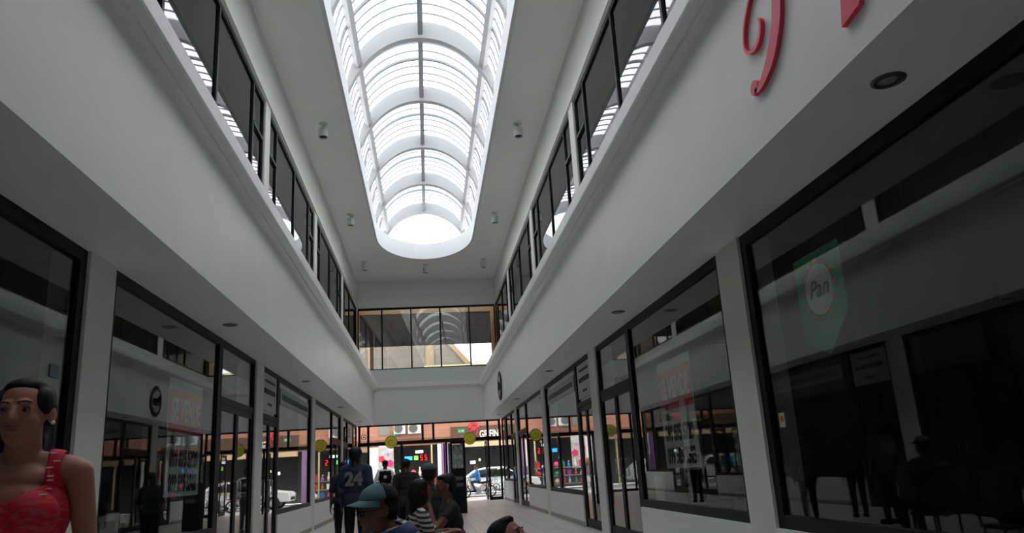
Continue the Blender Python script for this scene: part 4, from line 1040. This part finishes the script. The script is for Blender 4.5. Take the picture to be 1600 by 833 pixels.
def cap_hat(t, J, m_front, m_back, bill=True, backwards=False, fabric_only=False):
    s = J['s']; H = J['H']; fy = -1 if backwards else 1
    for nm, m_, fr_ in (('cap_crown', m_front, True), ('cap_back', m_back, False)):
        b = MB(); n_, k_ = 24, 9; rows = []
        for i in range(k_ + 1):
            e = PI / 2 * i / k_ * .96; row = []
            for j in range(n_ + 1):
                a = (PI * j / n_ - .0) if fr_ else (PI + PI * j / n_)
                r_ = math.cos(e); row.append(b.bm.verts.new(H((.092 * r_ * math.cos(a), -.012 + fy * .106 * r_ * math.sin(a), 1.658 + .078 * math.sin(e))) * s))
            rows.append(row)
        for A_, B_ in zip(rows, rows[1:]):
            for j in range(n_): b.bm.faces.new((A_[j], A_[j + 1], B_[j + 1], B_[j]))
        o = b.build(nm, m_, t, smooth=True); md = o.modifiers.new('solid', 'SOLIDIFY'); md.thickness = .004
    if bill:
        b = MB(); rows = []
        for i in range(8):
            u = i / 7; row = []
            for j in range(17):
                a = PI * (.10 + .80 * j / 16); 
                x = .090 * math.cos(a); y0 = .106 * math.sin(a); 
                y = y0 + u * .075 * (math.sin(PI * j / 16) ** .6)
                row.append(b.bm.verts.new(H((x * (1 - .05 * u), fy * y - .012, 1.662 - .022 * (x / .09) ** 2 * (u + .4) - .012 * u)) * s))
            rows.append(row)
        for A_, B_ in zip(rows, rows[1:]):
            for j in range(16): b.bm.faces.new((A_[j], A_[j + 1], B_[j + 1], B_[j]))
        o = b.build('cap_bill', m_front, t, smooth=True); md = o.modifiers.new('solid', 'SOLIDIFY'); md.thickness = .004
    b = MB(); b.ball(H((0, -.012, 1.737)) * s, (.008 * s, .008 * s, .005 * s), None, 2); b.build('cap_button', m_front, t)
cap_hat(t, J, mat('cap_teal', (.10, .19, .22), rough=.8), mat('cap_mesh', (.015, .018, .02), rough=.9))
b = MB(); H = J['H']
for q in (-1, 1):
    b.tube([H((q * .031 + .022 * math.cos(a), .104, 1.604 + .017 * math.sin(a))) * s for a in [2 * PI * k / 16 for k in range(17)]], .0018 * s, 6)
    b.tube([H((q * .054, .102, 1.608)) * s, H((q * .074, .06, 1.61)) * s, H((q * .080, .0, 1.612)) * s], .0018 * s, 6)
b.tube([H((-.010, .105, 1.606)) * s, H((.010, .105, 1.606)) * s], .0018 * s, 6)
b.build('glasses', BLACK, t, smooth=True)
seated_chair(P, RZ, .94, 'dark cafe chair under the person in the teal cap')

# 3. woman in the striped top, facing right
P = (-.20, 6.45, 0); RZ = -PI / 2 + .2
STR2 = stripe_mat('top_stripes', [(0, (.55, .55, .53)), (.5, (.03, .03, .035))], (.15, 0, 1), 26)
t, body, J = human('person', 'seated dark-haired person in a black and white striped top', P, RZ, s=.86, sit=True, lean=.12, vox=.007, skin=SKIN2, female=True, head=(.1, -.15, 0),
                   arms={-1: ((-.25, .12, .74), (-.10, .36, .78), (.6, .8, .1), (0, 0, -1)), 1: ((.25, .12, .74), (.12, .36, .78), (-.6, .8, .1), (0, 0, -1))})
shirt(t, body, J, STR2, .75, 1.42); trousers(t, body, J, mat('dark_trousers2', (.015, .016, .022), rough=.8)); shoes(t, body, J, BLACK)
hair(t, J, [((0, -.025, 1.650), (.088, .098, .082)), ((0, -.06, 1.59), (.090, .082, .10)), ((0, -.075, 1.49), (.092, .065, .10)), ((.055, -.01, 1.57), (.035, .06, .10)), ((-.055, -.01, 1.57), (.035, .06, .10)), ((0, -.08, 1.40), (.07, .05, .08))])
seated_chair(P, RZ, .86, 'dark cafe chair under the person in the striped top')

# 4. person with the cup and the phone
P = (.165, 7.05, 0); RZ = PI / 2 + .15
t, body, J = human('person', 'seated person in dark clothes raising one hand with a small cup', P, RZ, s=.885, sit=True, lean=.16, vox=.008, skin=SKIN2, head=(.0, -.10, 0),
                   arms={-1: ((-.24, .26, .74), (-.10, .30, 1.02), (.1, .15, 1), (.6, .6, 0), .9), 1: ((.25, .16, .72), (.06, .40, .80), (-.5, .8, .2), (0, 0, 1), .7)})
shirt(t, body, J, mat('dark_shirt', (.022, .022, .028), rough=.85), .45, 1.43); trousers(t, body, J, mat('dark_trousers3', (.02, .02, .025), rough=.8)); shoes(t, body, J, BLACK)
hair(t, J, [((0, -.030, 1.652), (.085, .094, .082)), ((0, -.06, 1.60), (.078, .065, .08)), ((0, .01, 1.69), (.07, .07, .035))])
seated_chair(P, RZ, .885, 'dark cafe chair under the person raising a cup')
Mw = Matrix.Translation(P) @ Matrix.Rotation(RZ, 4, 'Z')
hand = Mw @ (Vector((-.10, .30, 1.02)) * .885 + Vector((.045, .055, .07)))
b = MB(); b.lathe([(.020, 0), (.027, .05), (.028, .055), (.024, .052), (.018, .004)], n=20, closed=True); o = b.build('cup', mat('cup_white', (.60, .62, .66), rough=.4), loc=hand, smooth=True); tag(o, 'small pale cup held up in a raised hand', 'cup')
q = MB(); q.cyl((0, 0, .003), (0, 0, .005), .018); q.build('drink', mat('drink', (.12, .06, .03)), o)
hand = Mw @ (Vector((.06, .40, .80)) * .885 + Vector((-.055, .085, .035)))
b = MB(); b.box(-.035, .035, -.004, .004, -.07, .07); o = b.build('mobile_phone', mat('phone_edge', (.45, .45, .45), rough=.3), loc=hand, bevel=.003); o.rotation_euler = (.5, .6, .3); tag(o, 'thin mobile phone held at chest height by the seated person with the cup', 'phone')
q = MB(); q.box(-.031, .031, -.0055, -.004, -.062, .062); q.build('screen', BLACK, o)
# table between them
tb = thing('cafe_table', 'small dark round table between the seated people', 'table', (.0, 5.9, 0))
b = MB(); b.lathe([(.30, .60), (.32, .605), (.32, .625), (.30, .63)], n=32); b.build('table_top', DARKG, tb)
b = MB(); b.cyl((0, 0, .03), (0, 0, .60), .03); b.build('pedestal', DARKG, tb)
b = MB(); b.lathe([(.22, 0), (.22, .015), (.04, .03)], n=28); b.build('foot', DARKG, tb)

# 5. child at the bottom edge
P = (.268, 3.32, 0); RZ = -PI / 2 - .45
t, body, J = human('person', 'seated child with short black hair, only the top of the head showing', P, RZ, s=.735, sit=True, lean=.05, vox=.007, skin=SKIN1, head=(-.1, -.45, 0),
                   arms={-1: ((-.25, .12, .74), (-.12, .36, .72), (.5, .8, 0), (0, 0, -1)), 1: ((.25, .12, .74), (.12, .36, .72), (-.5, .8, 0), (0, 0, -1))})
shirt(t, body, J, mat('child_shirt', (.10, .03, .04), rough=.8), .5, 1.43); trousers(t, body, J, mat('dark_trousers4', (.02, .02, .03), rough=.8)); shoes(t, body, J, BLACK)
hair(t, J, [((0, -.030, 1.650), (.086, .098, .082)), ((0, -.05, 1.60), (.080, .07, .075)), ((0, .015, 1.70), (.06, .06, .03))])
seated_chair(P, RZ, .735, 'dark cafe chair under the child')

# 6. jersey 24
P = (-1.12, 11.0, 0)
t, body, J = human('person', 'standing person in a dark blue jersey numbered 24, seen from behind', P, -.12, s=.915, vox=.010, skin=SKIN3, width=1.0)
shirt(t, body, J, mat('jersey_blue', (.012, .024, .06), rough=.75, noise=.2, nscale=10), .95, 1.43, hem=.84, off=.022)
trousers(t, body, J, BLACK); shoes(t, body, J, BLACK)
hair(t, J, [((0, -.02, 1.64), (.105, .115, .10)), ((0, -.045, 1.585), (.095, .085, .08)), ((0, 0, 1.68), (.09, .09, .06))], vox=.012)
q = text_mesh('jersey_number', '24', .255, mat('number_grey', (.17, .175, .19), rough=.7), t, depth=.004, bold=.012); q.location = (0, -.142, 1.13)
b = MB(); b.box(-.175, -.165, -.02, .01, .10, .75); b.build('side_stripe', WHITE, t)
# 7. person with grey cap facing away
P = (-.07, 8.5, 0)
t, body, J = human('person', 'seated person in a grey-blue cap with pale letters, seen from behind', P, -.1, s=.97, sit=True, vox=.011, skin=SKIN3)
shirt(t, body, J, mat('shirt_black', (.012, .013, .016), rough=.85), .9, 1.43, off=.02); trousers(t, body, J, BLACK); shoes(t, body, J, BLACK)
hair(t, J, [((0, -.03, 1.635), (.082, .092, .07)), ((0, -.05, 1.59), (.075, .065, .06))], vox=.012)
cg = mat('cap_greyblue', (.075, .10, .13), rough=.85); cap_hat(t, J, cg, cg)
q = text_mesh('shirt_letters', 'KYG3', .075, WHITE, t, depth=.004, bold=.002, xs=.85); q.location = Vector((-.09, -.150, .93)) * .98
seated_chair(P, -.1, .98, 'dark cafe chair under the person in the grey-blue cap')
# 8. dark standing figure
P = (-.44, 12.2, 0)
t, body, J = human('person', 'standing person all in black with a dark cap, seen from behind, near the entrance lights', P, .1, s=.81, vox=.011, skin=SKIN3)
shirt(t, body, J, mat('shirt_black2', (.014, .014, .018), rough=.85), 1.9, 1.44, hem=.84, off=.02); trousers(t, body, J, BLACK); shoes(t, body, J, BLACK)
cg = mat('cap_black', (.012, .014, .022), rough=.85); cap_hat(t, J, cg, cg); hair(t, J, [((0, -.03, 1.63), (.082, .092, .07))], vox=.012)
# second dark standing figure just behind the 24 jersey
P = (-1.45, 12.4, 0)
t, body, J = human('person', 'standing person in dark clothes half hidden behind the numbered jersey', P, .3, s=.83, vox=.012, skin=SKIN3)
shirt(t, body, J, mat('shirt_navy', (.012, .016, .03), rough=.85), .9, 1.43, off=.018); trousers(t, body, J, BLACK); shoes(t, body, J, BLACK)
hair(t, J, [((0, -.03, 1.64), (.086, .096, .08))], vox=.012)
# 9. guard
P = (-1.20, 19.6, 0)
t, body, J = human('person', 'guard in a black vest over a white long-sleeved shirt, seen from behind', P, .05, s=.895, vox=.011, skin=SKIN3,
                   arms={-1: ((-.30, .02, 1.13), (-.27, .16, .93), (.5, .7, -.2), (1, 0, 0)), 1: ((.30, .02, 1.13), (.27, .16, .93), (-.5, .7, -.2), (-1, 0, 0))})
shirt(t, body, J, WHITE, 1.92, 1.46, hem=.95)
gv = garment(body, 'vest', lambda p: (lambda q: abs(q.x) < .165 and .97 < q.z < 1.425)(J['rest'](p)), BLACK, .022)
b = MB(); b.box(-.035, .035, -.150, -.146, 1.10, 1.17); b.build('vest_badge', mat('badge_pale', (.6, .6, .55)), t)
b = MB(); b.box(-.13, .13, -.148, -.142, .94, .96); b.build('vest_stripe', mat('badge_pale2', (.6, .6, .55)), t)
trousers(t, body, J, BLACK); shoes(t, body, J, BLACK)
cg = mat('cap_guard', (.012, .014, .018), rough=.85); cap_hat(t, J, cg, cg); hair(t, J, [((0, -.03, 1.63), (.080, .090, .07))], vox=.012)
# 10. rider
P = (2.02, 33.3, 0)
t, body, J = human('person', 'rider in a bright blue shirt sitting on the motorcycle in the street', (P[0] + .05, P[1], .30), PI / 2, s=.86, sit=True, lean=.14, vox=.011, skin=SKIN2,
                   arms={-1: ((-.24, .24, .76), (-.24, .46, .66), (0, 1, 0), (0, 0, -1), 1.2), 1: ((.24, .24, .76), (.24, .46, .66), (0, 1, 0), (0, 0, -1), 1.2)},
                   knees={-1: ((-.17, .36, .44), (-.17, .20, .02)), 1: ((.17, .36, .44), (.17, .20, .02))})
shirt(t, body, J, mat('shirt_blue', (.02, .17, .42), rough=.7), 1.8, 1.44, off=.02); trousers(t, body, J, mat('jeans_dark', (.02, .025, .06), rough=.8))
shoes(t, body, J, BLACK); hair(t, J, [((0, -.03, 1.645), (.084, .094, .08))], vox=.012)
